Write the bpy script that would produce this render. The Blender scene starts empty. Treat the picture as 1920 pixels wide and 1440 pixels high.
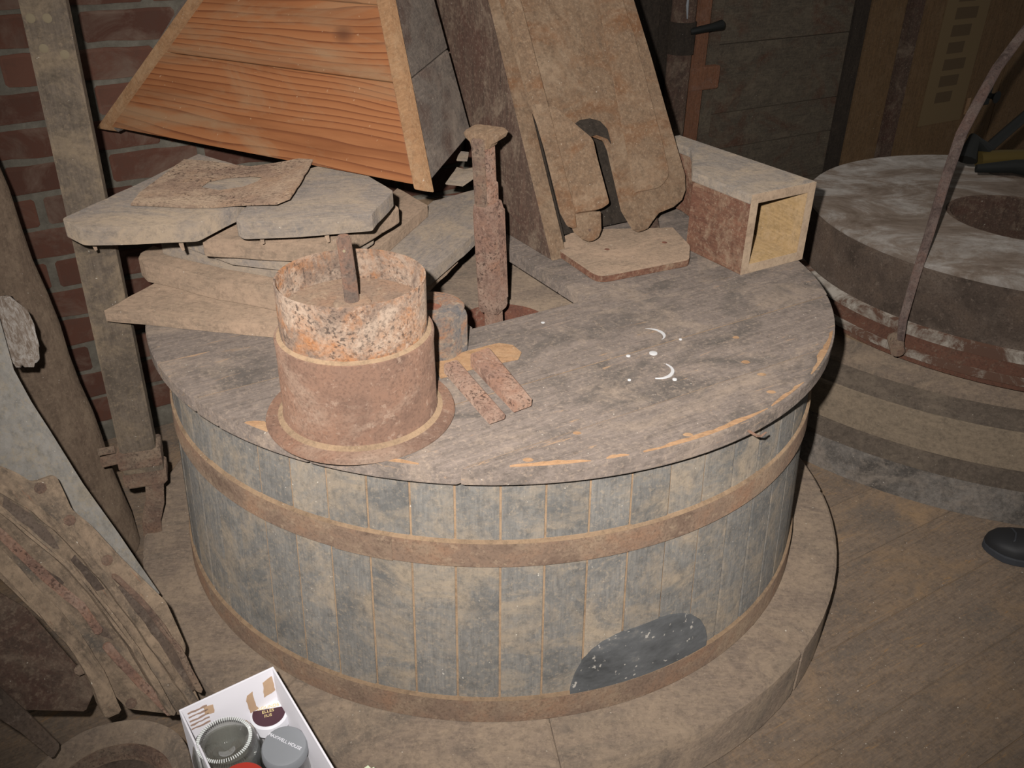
import bpy, bmesh, math, random
from mathutils import Vector, Matrix, noise
random.seed(7)
S = bpy.context.scene
COL = S.collection
PI = math.pi

# ------------------------------------------------------------------ camera, world, lamp, exposure
F_PX, PITCH, ROLL, YAW = 1647.0, math.radians(30.01), 0.0136, 0.0249
CAM = Vector((0.0, -1.7425, 1.4169))
cy, sy, cp, sp = math.cos(YAW), math.sin(YAW), math.cos(PITCH), math.sin(PITCH)
fw = Vector((sy*cp, cy*cp, -sp)); r0 = Vector((cy, -sy, 0)); u0 = r0.cross(fw)
rt = r0*math.cos(ROLL) + u0*math.sin(ROLL); up = -r0*math.sin(ROLL) + u0*math.cos(ROLL)
cd = bpy.data.cameras.new('camera'); cam = bpy.data.objects.new('camera', cd); COL.objects.link(cam)
cam.matrix_world = Matrix(((rt.x, up.x, -fw.x, CAM.x), (rt.y, up.y, -fw.y, CAM.y), (rt.z, up.z, -fw.z, CAM.z), (0, 0, 0, 1)))
cd.sensor_fit = 'HORIZONTAL'; cd.sensor_width = 36.0; cd.lens = 36.0*F_PX/1920.0
cd.clip_start = 0.02; cd.clip_end = 60
S.camera = cam
w = bpy.data.worlds.new('world'); S.world = w; w.use_nodes = True
w.node_tree.nodes['Background'].inputs[0].default_value = (1.0, 0.96, 0.92, 1)
w.node_tree.nodes['Background'].inputs[1].default_value = 0.11
# the camera's own flash: a small lamp a hand's width up and to the left of the lens
ld = bpy.data.lights.new('flash', 'SPOT'); ld.energy = 194; ld.color = (1.0, 0.96, 0.94)
ld.shadow_soft_size = 0.010; ld.spot_size = math.radians(92); ld.spot_blend = 1.0
flash = bpy.data.objects.new('flash', ld); COL.objects.link(flash)
flash.location = CAM - rt*0.065 + up*0.06
flash.rotation_euler = (fw + up*0.06 + rt*0.07).to_track_quat('-Z', 'Y').to_euler()
S.view_settings.view_transform = 'Standard'; S.view_settings.look = 'None'
S.view_settings.gamma = 1.0; S.view_settings.use_curve_mapping = False
S.view_settings.exposure = 0.0

# ------------------------------------------------------------------ materials
def lin(h, k=1.0):
    h = h.lstrip('#'); out = []
    for i in (0, 2, 4):
        c = int(h[i:i+2], 16)/255.0
        c = c/12.92 if c <= 0.04045 else ((c+0.055)/1.055)**2.4
        out.append(min(c*k, 0.95))
    return (*out, 1)

class NT:
    def __init__(s, name):
        m = bpy.data.materials.new(name); m.use_nodes = True; s.m = m; s.t = m.node_tree; s.n = s.t.nodes
        s.bsdf = s.n['Principled BSDF']
        tc = s.n.new('ShaderNodeTexCoord'); oi = s.n.new('ShaderNodeObjectInfo')
        mul = s.n.new('ShaderNodeVectorMath'); mul.operation = 'MULTIPLY_ADD'
        cmb = s.n.new('ShaderNodeCombineXYZ')
        for i, f in enumerate((17.0, 31.0, 47.0)):
            mm = s.n.new('ShaderNodeMath'); mm.operation = 'MULTIPLY'; mm.inputs[1].default_value = f
            s.t.links.new(oi.outputs['Random'], mm.inputs[0]); s.t.links.new(mm.outputs[0], cmb.inputs[i])
        add = s.n.new('ShaderNodeVectorMath'); add.operation = 'ADD'
        s.t.links.new(tc.outputs['Object'], add.inputs[0]); s.t.links.new(cmb.outputs[0], add.inputs[1])
        s.vec = add.outputs[0]; s.obj = tc.outputs['Object']; s.rand = oi.outputs['Random']
    def L(s, a, b): s.t.links.new(a, b)
    def noise(s, scale, stretch=(1, 1, 1), detail=6, rough=0.6, dist=0.0, vec=None):
        mp = s.n.new('ShaderNodeMapping'); mp.inputs['Scale'].default_value = stretch; s.L(vec or s.vec, mp.inputs['Vector'])
        x = s.n.new('ShaderNodeTexNoise'); x.inputs['Scale'].default_value = scale; x.inputs['Detail'].default_value = detail
        x.inputs['Roughness'].default_value = rough; x.inputs['Distortion'].default_value = dist
        s.L(mp.outputs[0], x.inputs['Vector']); return x.outputs['Fac']
    def ramp(s, fac, stops):
        r = s.n.new('ShaderNodeValToRGB'); e = r.color_ramp.elements
        while len(e) < len(stops): e.new(0.5)
        for el, (p, c) in zip(e, stops): el.position = p; el.color = c if hasattr(c, '__len__') else (c, c, c, 1)
        s.L(fac, r.inputs[0]); return r.outputs[0]
    def mix(s, fac, a, b, mode='MIX'):
        x = s.n.new('ShaderNodeMix'); x.data_type = 'RGBA'; x.blend_type = mode
        if hasattr(fac, 'is_linked'): s.L(fac, x.inputs[0])
        else: x.inputs[0].default_value = fac
        for v, i in ((a, 6), (b, 7)):
            if hasattr(v, 'is_linked'): s.L(v, x.inputs[i])
            else: x.inputs[i].default_value = v
        return x.outputs[2]
    def fin(s, col, rough=0.9, bump=None, dist=0.002, strength=0.6, metal=0.0, spec=0.25, drough=0.9):
        b = s.bsdf
        if hasattr(col, 'is_linked'): s.L(col, b.inputs['Base Color'])
        else: b.inputs['Base Color'].default_value = col
        b.inputs['Roughness'].default_value = rough; b.inputs['Metallic'].default_value = metal
        b.inputs['Specular IOR Level'].default_value = spec
        if 'Diffuse Roughness' in b.inputs: b.inputs['Diffuse Roughness'].default_value = drough
        if bump is not None:
            bp = s.n.new('ShaderNodeBump'); bp.inputs['Strength'].default_value = strength; bp.inputs['Distance'].default_value = dist
            s.L(bump, bp.inputs['Height']); s.L(bp.outputs[0], b.inputs['Normal'])
        return s.m

def wood(name, a, b, dust, amt=0.5, stretch=(1.2, 14, 14), k=1.0, speck='#d8d0c0', dust_scale=7.0, dark=None, var=0.25, scrape=None):
    t = NT(name)
    g = t.noise(6, stretch, 8, 0.65, 0.6)
    c = t.ramp(g, [(0.30, lin(a, k)), (0.70, lin(b, k))])
    # fine grain lines
    g2 = t.noise(22, stretch, 4, 0.7)
    c = t.mix(0.35, c, t.ramp(g2, [(0.35, lin(a, k*0.55)), (0.6, lin(b, k))]), 'MIX')
    if dark:
        d = t.noise(4.5, (1, 1.6, 1.6), 5, 0.6, 1.0)
        c = t.mix(t.ramp(d, [(0.50, 0.0), (0.66, 0.85)]), c, lin(dark, k))
    dn = t.noise(dust_scale, (1, 1.5, 1.5), 8, 0.72, 0.8)
    lo = 0.62 - 0.34*amt
    c = t.mix(t.ramp(dn, [(lo, 0.0), (lo+0.20, 0.92)]), c, lin(dust, k))
    f = t.noise(70, (1, 1, 1), 6, 0.8)
    c = t.mix(t.ramp(f, [(0.30, 0.55), (0.52, 0.0)]), c, lin(a, k*0.45))
    fd = t.noise(130, (1, 1, 1), 3, 0.75)
    c = t.mix(t.ramp(fd, [(0.52, 0.0), (0.70, 0.5)]), c, lin(dust, k*1.12))
    sn = t.noise(150, (1, 1, 1), 2, 0.5)
    c = t.mix(t.ramp(sn, [(0.74, 0.0), (0.78, 0.55)]), c, lin(speck, k))
    if scrape:
        sc = t.noise(7, (0.7, 6, 6), 7, 0.75, 1.5)
        c = t.mix(t.ramp(sc, [(0.61, 0.0), (0.67, 0.8)]), c, lin(scrape, k))
    if var:
        vv = t.ramp(t.rand, [(0.0, 1.0 - var), (1.0, 1.0)])
        c = t.mix(1.0, c, vv, 'MULTIPLY')
    hb = t.mix(0.5, t.mix(0.5, g2, g), f)
    return t.fin(c, 0.88, hb, 0.005, 0.7)

def rust(name, dark, mid, orange, dust, amt=0.5, k=1.0, scale=9.0, pit=0.5):
    t = NT(name)
    n1 = t.noise(scale, (1, 1, 1), 10, 0.72, 0.5)
    c = t.ramp(n1, [(0.34, lin(dark, k)), (0.47, lin(mid, k)), (0.62, lin(orange, k))])
    n2 = t.noise(scale*0.7, (1, 1, 1.5), 9, 0.75, 0.4)
    lo = 0.60 - 0.30*amt
    c = t.mix(t.ramp(n2, [(lo, 0.0), (lo+0.16, 0.88)]), c, lin(dust, k))
    n3 = t.noise(170, (1, 1, 1), 2, 0.6)
    msk = t.ramp(t.noise(scale*1.3, (1, 1, 1), 4, 0.6), [(0.42, 0.25), (0.58, 1.0)])
    c = t.mix(t.mix(1.0, t.ramp(n3, [(0.36, pit), (0.46, 0.0)]), msk, 'MULTIPLY'), c, lin(dark, k*0.5))
    n4 = t.noise(75, (1, 1, 1), 4, 0.7)
    c = t.mix(t.ramp(n4, [(0.58, 0.0), (0.66, 0.55)]), c, lin(dust, k*1.15))
    n5 = t.noise(210, (1, 1, 1), 2, 0.6)
    c = t.mix(t.ramp(n5, [(0.35, 0.35), (0.5, 0.0)]), c, lin(dark, k*0.6))
    return t.fin(c, 0.86, t.mix(0.5, n1, t.mix(0.5, n3, n4)), 0.004, 0.75)

def plain(name, h, rough=0.6, metal=0.0, k=1.0, spec=0.4, drough=0.3):
    return NT(name).fin(lin(h, k), rough, None, metal=metal, spec=spec, drough=drough)

M = {}
M['lid'] = wood('weathered grey lid oak', '#6c625a', '#877a70', '#998877', 0.30, k=0.92, dark='#58524c', dust_scale=5, scrape='#a58769', var=0.1)
M['stave'] = wood('grey painted stave', '#6d6b67', '#848079', '#9a8b77', 0.46, (12, 12, 1.0), k=0.88, dark='#61605d', dust_scale=6, var=0.14)
M['joint'] = wood('dust packed joint', '#7a6652', '#917a62', '#9b8267', 0.7, (3, 3, 3), k=0.86, var=0)
M['curb'] = wood('dusty brown curb wood', '#74675c', '#8b7a69', '#95836f', 0.55, (2.5, 9, 9), k=1.1, dark='#6b6156', var=0.10)
M['floor'] = wood('dusty floor plank', '#66594d', '#7b6b5b', '#856e55', 0.36, (1.0, 10, 10), k=1.35, dark='#5f564d', dust_scale=3.2, var=0.14, scrape='#8a6c4a')
M['board'] = wood('dusty loose board', '#807973', '#94877a', '#a3917b', 0.56, (1.2, 12, 12), k=0.92, dust_scale=6, var=0.15)
M['board2'] = wood('dusty plank edge wood', '#8a7867', '#a08a74', '#aa917a', 0.55, (1.2, 12, 12), k=0.92, dust_scale=6, var=0.12)
M['post'] = wood('dusty grey post', '#62574b', '#786b5d', '#8b7a64', 0.50, (14, 14, 1.0), k=0.86, dark='#51483e', var=0)
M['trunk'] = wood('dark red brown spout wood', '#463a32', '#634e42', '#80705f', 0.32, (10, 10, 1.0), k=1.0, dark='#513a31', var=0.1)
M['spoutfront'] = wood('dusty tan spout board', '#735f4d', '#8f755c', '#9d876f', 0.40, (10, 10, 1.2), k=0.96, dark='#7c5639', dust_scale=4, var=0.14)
M['darkwood'] = wood('dark brown wood', '#3d352e', '#52483e', '#605346', 0.25, (6, 6, 1.2), k=0.55, var=0)  # darkened so the arch in the spout reads as an opening
M['boxwood'] = wood('red brown box wood', '#5c4034', '#7d5a47', '#94806a', 0.34, (9, 1.3, 9), k=1.0, dark='#6a4638', var=0.05)
M['boxtop'] = wood('grey dusty box top', '#7c746c', '#8f857a', '#a08f7a', 0.5, (9, 1.3, 9), k=1.0, var=0.0)
M['boxin'] = wood('clean pine inside', '#9c8159', '#b3956b', '#ab9272', 0.35, (9, 1.3, 9), k=1.0, var=0)
M['endgrain'] = wood('pale sawn edge', '#95806b', '#a58e77', '#a8937b', 0.7, (3, 3, 3), k=0.92, var=0)
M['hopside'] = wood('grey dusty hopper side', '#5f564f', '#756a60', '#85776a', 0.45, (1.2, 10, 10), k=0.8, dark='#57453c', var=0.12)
M['partition'] = wood('dim partition board', '#544c42', '#6c6152', '#776b5a', 0.35, (1.0, 10, 10), k=0.8, dark='#5c4032', var=0.15)
M['tanboard'] = wood('tan door board', '#6e5840', '#86694a', '#846b50', 0.35, (8, 8, 0.8), k=0.8, var=0.12)
M['orangepost'] = wood('orange brown post', '#78543e', '#8c6048', '#86695a', 0.3, (8, 8, 0.8), k=0.8, var=0.05)
M['bark'] = wood('brown dusty round timber', '#675749', '#7a6857', '#867461', 0.5, (6, 6, 1.2), k=0.92, var=0)
M['sheet'] = wood('pale grey hide', '#86827a', '#97928a', '#94866f', 0.30, (2, 2, 1.0), k=0.95, var=0, dust_scale=4)
M['pineend'] = wood('tan pine end grain', '#96704f', '#a9835f', '#a98c6c', 0.35, (9, 2, 9), k=0.78, var=0)
M['chip'] = wood('fresh split wood', '#957557', '#ab8765', '#a78a6b', 0.35, (1.5, 14, 14), k=0.88, var=0)
M['patch'] = NT('black painted patch')
def _patch():
    t = M['patch']
    n = t.noise(9, (1, 1, 2), 8, 0.7)
    c = t.ramp(n, [(0.35, lin('#3c3d3d')), (0.6, lin('#555656')), (0.75, lin('#7a756d'))])
    s = t.noise(90, (1, 1, 1), 2, 0.5); c = t.mix(t.ramp(s, [(0.66, 0.0), (0.72, 0.6)]), c, lin('#b9b2a6'))
    return t.fin(c, 0.6, n, 0.002, 0.4, spec=0.4)
M['patch'] = _patch()
def _pine():
    t = NT('orange resin pine')
    K = 0.66
    ds = t.noise(1.4, (0.5, 3.0, 3.0), 3, 0.5)
    mp = t.n.new('ShaderNodeMapping'); mp.inputs['Scale'].default_value = (0.35, 7.0, 7.0); t.L(t.vec, mp.inputs[0])
    ad = t.n.new('ShaderNodeVectorMath'); ad.operation = 'MULTIPLY_ADD'; t.L(ds, ad.inputs[0]); ad.inputs[1].default_value = (0, 0.9, 0); t.L(mp.outputs[0], ad.inputs[2])
    wv = t.n.new('ShaderNodeTexWave'); wv.bands_direction = 'Y'; wv.wave_type = 'BANDS'; wv.wave_profile = 'SAW'
    wv.inputs['Scale'].default_value = 3.4; wv.inputs['Distortion'].default_value = 1.0
    wv.inputs['Detail'].default_value = 3.0; wv.inputs['Detail Scale'].default_value = 1.2
    t.L(ad.outputs[0], wv.inputs['Vector'])
    c = t.ramp(wv.outputs['Fac'], [(0.0, lin('#b0764c', K)), (0.72, lin('#a56a42', K)), (0.95, lin('#7d4a2e', K))])
    b = t.noise(4, (0.6, 5, 5), 5, 0.6)
    c = t.mix(t.ramp(b, [(0.46, 0.0), (0.70, 0.75)]), c, lin('#8a5533', K))
    b2 = t.noise(3, (0.8, 3.0, 3.0), 6, 0.65, 1.0)
    c = t.mix(t.ramp(b2, [(0.46, 0.0), (0.66, 0.72)]), c, lin('#a78766', K))
    vo = t.n.new('ShaderNodeTexVoronoi'); vo.inputs['Scale'].default_value = 4.0
    mp2 = t.n.new('ShaderNodeMapping'); mp2.inputs['Scale'].default_value = (1.0, 1.6, 0.2); t.L(t.vec, mp2.inputs[0]); t.L(mp2.outputs[0], vo.inputs['Vector'])
    c = t.mix(t.ramp(vo.outputs['Distance'], [(0.05, 0.75), (0.13, 0.0)]), c, lin('#66402c', K))
    s = t.noise(120, (1, 1, 1), 2, 0.5); c = t.mix(t.ramp(s, [(0.72, 0.0), (0.77, 0.45)]), c, lin('#d9b893', K))
    return t.fin(c, 0.75, wv.outputs['Fac'], 0.001, 0.3, spec=0.25, drough=0.7)
M['pine'] = _pine()
M['pot'] = rust('flaking rusty pot iron', '#4f433c', '#7a6657', '#956744', '#9f8c7a', 0.50, scale=15, pit=0.75, k=0.84)
M['potlow'] = rust('brown rusted iron', '#665044', '#7c6151', '#866653', '#927d6c', 0.38, scale=6, pit=0.35, k=0.80)
M['hoop'] = rust('dusty iron hoop', '#5f4e42', '#746152', '#806551', '#877561', 0.42, scale=8, pit=0.3, k=0.9)
M['damsel'] = rust('pitted pink rust bar', '#523f36', '#7f6456', '#8a6956', '#937d6d', 0.45, scale=11, pit=0.8, k=0.92)
M['iron'] = rust('rusty strap iron', '#50433b', '#6e594c', '#785f4e', '#857462', 0.5, scale=12, pit=0.6, k=0.95)
M['redrust'] = rust('red rust', '#573a30', '#744f41', '#845643', '#8a7765', 0.25, scale=9, pit=0.3, k=0.9)
M['rod'] = rust('dark spindle steel', '#433a34', '#5a4d44', '#6c5142', '#72665a', 0.25, scale=16, pit=0.5, k=0.95)
M['bush'] = rust('blue orange rusted bush', '#54575a', '#73675d', '#91603c', '#93816c', 0.32, scale=11, pit=0.4, k=0.95)
M['frame'] = wood('streaked dusty cast iron', '#50473d', '#7f6d5b', '#907d68', 0.55, (1.6, 11, 11), k=1.1, dark='#4d4a45', dust_scale=9, var=0.12, scrape='#8a644c')
M['leather'] = rust('stiff rusty leather', '#5b4a40', '#836d5c', '#8d745e', '#9d8973', 0.5, scale=8, pit=0.9, k=0.92)
M['stoneband'] = rust('dark stone side', '#423830', '#594c42', '#67574a', '#74665a', 0.34, k=0.9, scale=6, pit=0.3)
M['bail'] = rust('brown bail iron', '#4d403a', '#665650', '#775f55', '#7e6f66', 0.4, k=0.95, scale=16, pit=0.4)
M['ringred'] = rust('red oxide ring', '#523a30', '#6b4a3b', '#744f3e', '#776656', 0.3, k=0.9, scale=6, pit=0.2)
def _stone():
    t = NT('plaster smeared millstone top')
    n = t.noise(3.4, (1, 1.5, 1), 10, 0.74, 0.7)
    c = t.ramp(n, [(0.34, lin('#5f5145')), (0.47, lin('#7b6e62')), (0.55, lin('#938b82')), (0.63, lin('#a19a92')), (0.70, lin('#c9c5be'))])
    f = t.noise(30, (1, 1, 1), 5, 0.7); c = t.mix(t.ramp(f, [(0.3, 0.3), (0.6, 0.0)]), c, lin('#4f473e'))
    return t.fin(c, 0.9, t.mix(0.5, n, f), 0.006, 0.6)
M['stone'] = _stone()
def _band():
    t = NT('flaking white band')
    n = t.noise(9, (1, 1, 1), 8, 0.75, 0.5)
    c = t.ramp(n, [(0.44, lin('#5f4639')), (0.51, lin('#857a6e')), (0.60, lin('#aaa296'))])
    return t.fin(c, 0.85, n, 0.003, 0.5)
M['band'] = _band()
M['curb2'] = wood('tan curb casing', '#786b5b', '#8b7c69', '#8f7f6b', 0.5, (3, 3, 6), k=1.08, var=0.05)  # upright casing ring toned lighter to stand apart under frontal flash
M['curbdark'] = wood('dark brown ledge', '#5a5046', '#6e6256', '#7b6e5f', 0.45, (3, 3, 3), k=1.0, var=0.05)  # casing ledges painted darker for step shading that frontal flash leaves out
M['curb3'] = wood('mottled grey lower casing', '#57524c', '#857e76', '#8b8074', 0.40, (3, 3, 3), k=1.15, dark='#4a4540', dust_scale=11, var=0.05)
def _brick():
    t = NT('old red brick')
    n = t.noise(14, (1, 1, 1), 7, 0.7, 0.4)
    base = t.ramp(t.rand, [(0.0, lin('#5a3d32', 0.9)), (0.5, lin('#6b4739', 0.9)), (1.0, lin('#785344', 0.9))])
    c = t.mix(t.ramp(n, [(0.30, 0.65), (0.55, 0.0)]), base, lin('#59443a'))
    d = t.noise(7, (1, 1, 1), 6, 0.7, 0.6)
    c = t.mix(t.ramp(d, [(0.48, 0.0), (0.66, 0.7)]), c, lin('#7d6a5c'))
    return t.fin(c, 0.92, n, 0.006, 0.7)
M['brick'] = _brick()
def _mortar():
    t = NT('grey lime mortar')
    n = t.noise(22, (1, 1, 1), 8, 0.75)
    c = t.ramp(n, [(0.3, lin('#5e584e')), (0.55, lin('#767064')), (0.75, lin('#8a8478'))])
    return t.fin(c, 0.95, n, 0.008, 0.8)
M['mortar'] = _mortar()
M['card'] = NT('white card').fin(lin('#e4e2e6'), 0.7, None, spec=0.3, drough=0.3)
def _torn():
    t = NT('torn grey board'); n = t.noise(20); c = t.ramp(n, [(0.3, lin('#a58a70')), (0.7, lin('#b79c80'))]); return t.fin(c, 0.9, n, 0.001, 0.4)
M['torn'] = _torn()
M['print'] = plain('faded printed lines', '#a2897a', 0.8)
M['plastic'] = plain('grey plastic lid', '#8a8d90', 0.45)
M['white'] = plain('white cap plastic', '#e6e6ea', 0.45)
M['purple'] = plain('dark plum label', '#4f343c', 0.5)
M['gold'] = plain('pale gold lettering', '#e2cf96', 0.5)
M['red'] = plain('red plastic', '#b0392c', 0.5)
M['greenwhite'] = plain('pale green paper', '#dfe8c8', 0.7)
M['paint'] = plain('white paint drip', '#c9c8c6', 0.6)
M['black'] = plain('black metal', '#1d1e1c', 0.5)
M['shoe'] = plain('black shoe leather', '#2b2b2c', 0.6)
M['sole'] = plain('dark grey rubber sole', '#3e4044', 0.7)
M['brass'] = plain('dull brass tube', '#5f5028', 0.5, 0.4)
M['paper'] = plain('browned paper notice', '#857050', 0.9, k=0.8)
M['ink'] = plain('faded ink', '#6a573f', 0.9, k=0.78)
M['lichen'] = plain('pale round nail scar', '#857860', 0.9, k=0.8)
def _glass():
    t = NT('clear jar glass'); tr = t.n.new('ShaderNodeBsdfTransparent'); tr.inputs[0].default_value = (0.95, 0.955, 0.93, 1)
    gl = t.n.new('ShaderNodeBsdfGlossy'); gl.inputs['Roughness'].default_value = 0.05; gl.inputs[0].default_value = (0.9, 0.9, 0.9, 1)
    lw = t.n.new('ShaderNodeLayerWeight'); lw.inputs['Blend'].default_value = 0.25
    mx = t.n.new('ShaderNodeMixShader'); t.L(lw.outputs['Facing'], mx.inputs[0]); t.L(tr.outputs[0], mx.inputs[1]); t.L(gl.outputs[0], mx.inputs[2])
    t.L(mx.outputs[0], t.n['Material Output'].inputs['Surface']); return t.m
M['glass'] = _glass()
M['knurl'] = plain('knurled glass with painted glints', '#e8ece8', 0.2, spec=0.9)  # flash glints in the glass put into the colour as white

# ------------------------------------------------------------------ builders
def finish(name, bm, mat, parent=None, mw=None, smooth=False):
    bmesh.ops.recalc_face_normals(bm, faces=bm.faces[:])
    me = bpy.data.meshes.new(name); bm.to_mesh(me); bm.free()
    if mat is not None: me.materials.append(M[mat])
    if smooth:
        for p in me.polygons: p.use_smooth = True
    o = bpy.data.objects.new(name, me); COL.objects.link(o)
    place(o, parent, mw); return o

WORLD = {}
def place(o, parent, mw):
    mw = mw or Matrix.Identity(4); WORLD[o.name] = mw
    if parent is not None:
        o.parent = parent; o.matrix_parent_inverse = Matrix.Identity(4)
        o.matrix_basis = WORLD[parent.name].inverted() @ mw
    else: o.matrix_basis = mw

def tag(o, label=None, cat=None, group=None, kind=None):
    if label: o['label'] = label
    if cat: o['category'] = cat
    if group: o['group'] = group
    if kind: o['kind'] = kind
    return o

def thing(name, label, cat, loc=(0, 0, 0), group=None):
    o = bpy.data.objects.new(name, None); o.empty_display_size = 0.05; COL.objects.link(o)
    place(o, None, Matrix.Translation(loc)); return tag(o, label, cat, group)

UX = Vector((math.cos(PI/6), 0.5, 0)); NX = Vector((-0.5, math.cos(PI/6), 0)); ZX = Vector((0, 0, 1))
def fr(o, x, y=None, z=None):
    """matrix from origin and axes"""
    x = Vector(x).normalized()
    if z is None: z = x.cross(Vector(y))
    z = Vector(z).normalized(); y = z.cross(x).normalized(); x = y.cross(z)
    o = Vector(o)
    return Matrix(((x.x, y.x, z.x, o.x), (x.y, y.y, z.y, o.y), (x.z, y.z, z.z, o.z), (0, 0, 0, 1)))
BF = fr((0, 0, 0), UX, NX)          # building frame: along the walls, towards the back wall, up
def B(s, t, z): return UX*s + NX*t + ZX*z

def subdiv(poly, step, jit, closed=True):
    out = []; n = len(poly)
    for i in range(n):
        a = Vector(poly[i][:2]); b = Vector(poly[(i+1) % n][:2]); k = max(1, int((b-a).length/step))
        for j in range(k):
            p = a.lerp(b, j/k)
            if jit and j: p = p + Vector((random.uniform(-jit, jit), random.uniform(-jit, jit)))
            out.append((p.x, p.y))
    return out

def rounded(poly, r, seg=5):
    """round the corners of a polygon; r is one radius or a list"""
    out = []; n = len(poly)
    for i in range(n):
        p0, p, p1 = Vector(poly[i-1]), Vector(poly[i]), Vector(poly[(i+1) % n])
        ri = r[i] if hasattr(r, '__len__') else r
        if ri <= 0: out.append(tuple(p)); continue
        a = (p0-p).normalized(); b = (p1-p).normalized()
        ri = min(ri, (p0-p).length*0.48, (p1-p).length*0.48)
        A, Cc = p + a*ri, p + b*ri
        for j in range(seg+1):
            t = j/seg; q = A.lerp(p, t).lerp(p.lerp(Cc, t), t); out.append(tuple(q))
    return out

def prism_bm(poly, z0, z1, bev=0.0, hole=None, seg=1):
    bm = bmesh.new()
    vs = [bm.verts.new((p[0], p[1], z0)) for p in poly]
    if hole:
        hv = [bm.verts.new((p[0], p[1], z0)) for p in hole]
        ed = [bm.edges.new((l[i], l[(i+1) % len(l)])) for l in (vs, hv) for i in range(len(l))]
        bmesh.ops.triangle_fill(bm, edges=ed, use_beauty=True)
        faces = bm.faces[:]
    else: faces = [bm.faces.new(vs)]
    r = bmesh.ops.extrude_face_region(bm, geom=faces)
    bmesh.ops.translate(bm, verts=[g for g in r['geom'] if isinstance(g, bmesh.types.BMVert)], vec=(0, 0, z1-z0))
    bmesh.ops.recalc_face_normals(bm, faces=bm.faces[:])
    if bev > 0:
        es = [e for e in bm.edges if len(e.link_faces) == 2 and e.calc_face_angle(0) > 0.6]
        bmesh.ops.bevel(bm, geom=es, offset=bev, segments=seg, affect='EDGES', profile=0.5, clamp_overlap=True)
    return bm

def prism(name, poly, z0, z1, mat, parent=None, mw=None, bev=0.002, hole=None, jit=0.0, step=0.04, seg=1):
    if jit: poly = subdiv(poly, step, jit)
    return finish(name, prism_bm(poly, z0, z1, bev, hole, seg), mat, parent, mw)

def box(name, x0, x1, y0, y1, z0, z1, mat, parent=None, mw=None, bev=0.002, jit=0.0):
    return prism(name, [(x0, y0), (x1, y0), (x1, y1), (x0, y1)], z0, z1, mat, parent, mw, bev, None, jit)

def hexa(name, pts, mat, parent=None, mw=None, bev=0.002):
    """pts: 4 bottom then 4 top corners"""
    bm = bmesh.new(); v = [bm.verts.new(p) for p in pts]
    for f in ((3, 2, 1, 0), (4, 5, 6, 7), (0, 1, 5, 4), (1, 2, 6, 5), (2, 3, 7, 6), (3, 0, 4, 7)): bm.faces.new([v[i] for i in f])
    bmesh.ops.recalc_face_normals(bm, faces=bm.faces[:])
    if bev: bmesh.ops.bevel(bm, geom=bm.edges[:], offset=bev, segments=1, affect='EDGES', clamp_overlap=True)
    return finish(name, bm, mat, parent, mw)

def lathe(name, prof, mat, parent=None, mw=None, seg=64, a0=0.0, a1=2*PI, smooth=True, wob=0.0):
    full = abs(a1-a0-2*PI) < 1e-6
    bm = bmesh.new(); rings = []; n = seg if full else seg+1
    for i in range(n):
        a = a0 + (a1-a0)*i/seg; ring = []
        for (r, z) in prof:
            rr = r*(1 + wob*noise.noise(Vector((math.cos(a)*2, math.sin(a)*2, z*6))))
            ring.append(bm.verts.new((rr*math.cos(a), rr*math.sin(a), z)))
        rings.append(ring)
    for i in range(seg):
        A, Bq = rings[i], rings[(i+1) % n]
        for j in range(len(prof)-1):
            if prof[j][0] == 0 and prof[j+1][0] == 0: continue
            bm.faces.new((A[j], Bq[j], Bq[j+1], A[j+1]))
    if not full:
        for ring in (rings[0], rings[-1]):
            if len(ring) > 2: bm.faces.new(ring)
    bmesh.ops.remove_doubles(bm, verts=bm.verts[:], dist=1e-5)
    o = finish(name, bm, mat, parent, mw)
    if smooth: shade(o)
    return o

def shade(o, ang=35):
    bm = bmesh.new(); bm.from_mesh(o.data)
    for f in bm.faces: f.smooth = True
    for e in bm.edges: e.smooth = not (len(e.link_faces) == 2 and e.calc_face_angle(0) > math.radians(ang))
    bm.to_mesh(o.data); bm.free()

def tube(name, pts, rad, mat, parent=None, mw=None, seg=12, flat=1.0):
    pts = [Vector(p) for p in pts]
    if not hasattr(rad, '__len__'): rad = [rad]*len(pts)
    bm = bmesh.new(); rings = []; prev = None
    for i, p in enumerate(pts):
        d = (pts[min(i+1, len(pts)-1)] - pts[max(i-1, 0)]).normalized()
        a = prev if prev is not None else (Vector((0, 0, 1)) if abs(d.z) < 0.9 else Vector((1, 0, 0)))
        x = (a - d*a.dot(d)).normalized(); y = d.cross(x); prev = x
        rings.append([bm.verts.new(p + x*rad[i]*math.cos(2*PI*k/seg) + y*rad[i]*flat*math.sin(2*PI*k/seg)) for k in range(seg)])
    for i in range(len(pts)-1):
        for k in range(seg): bm.faces.new((rings[i][k], rings[i][(k+1) % seg], rings[i+1][(k+1) % seg], rings[i+1][k]))
    bm.faces.new(rings[0][::-1]); bm.faces.new(rings[-1])
    o = finish(name, bm, mat, parent, mw); shade(o); return o

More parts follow.
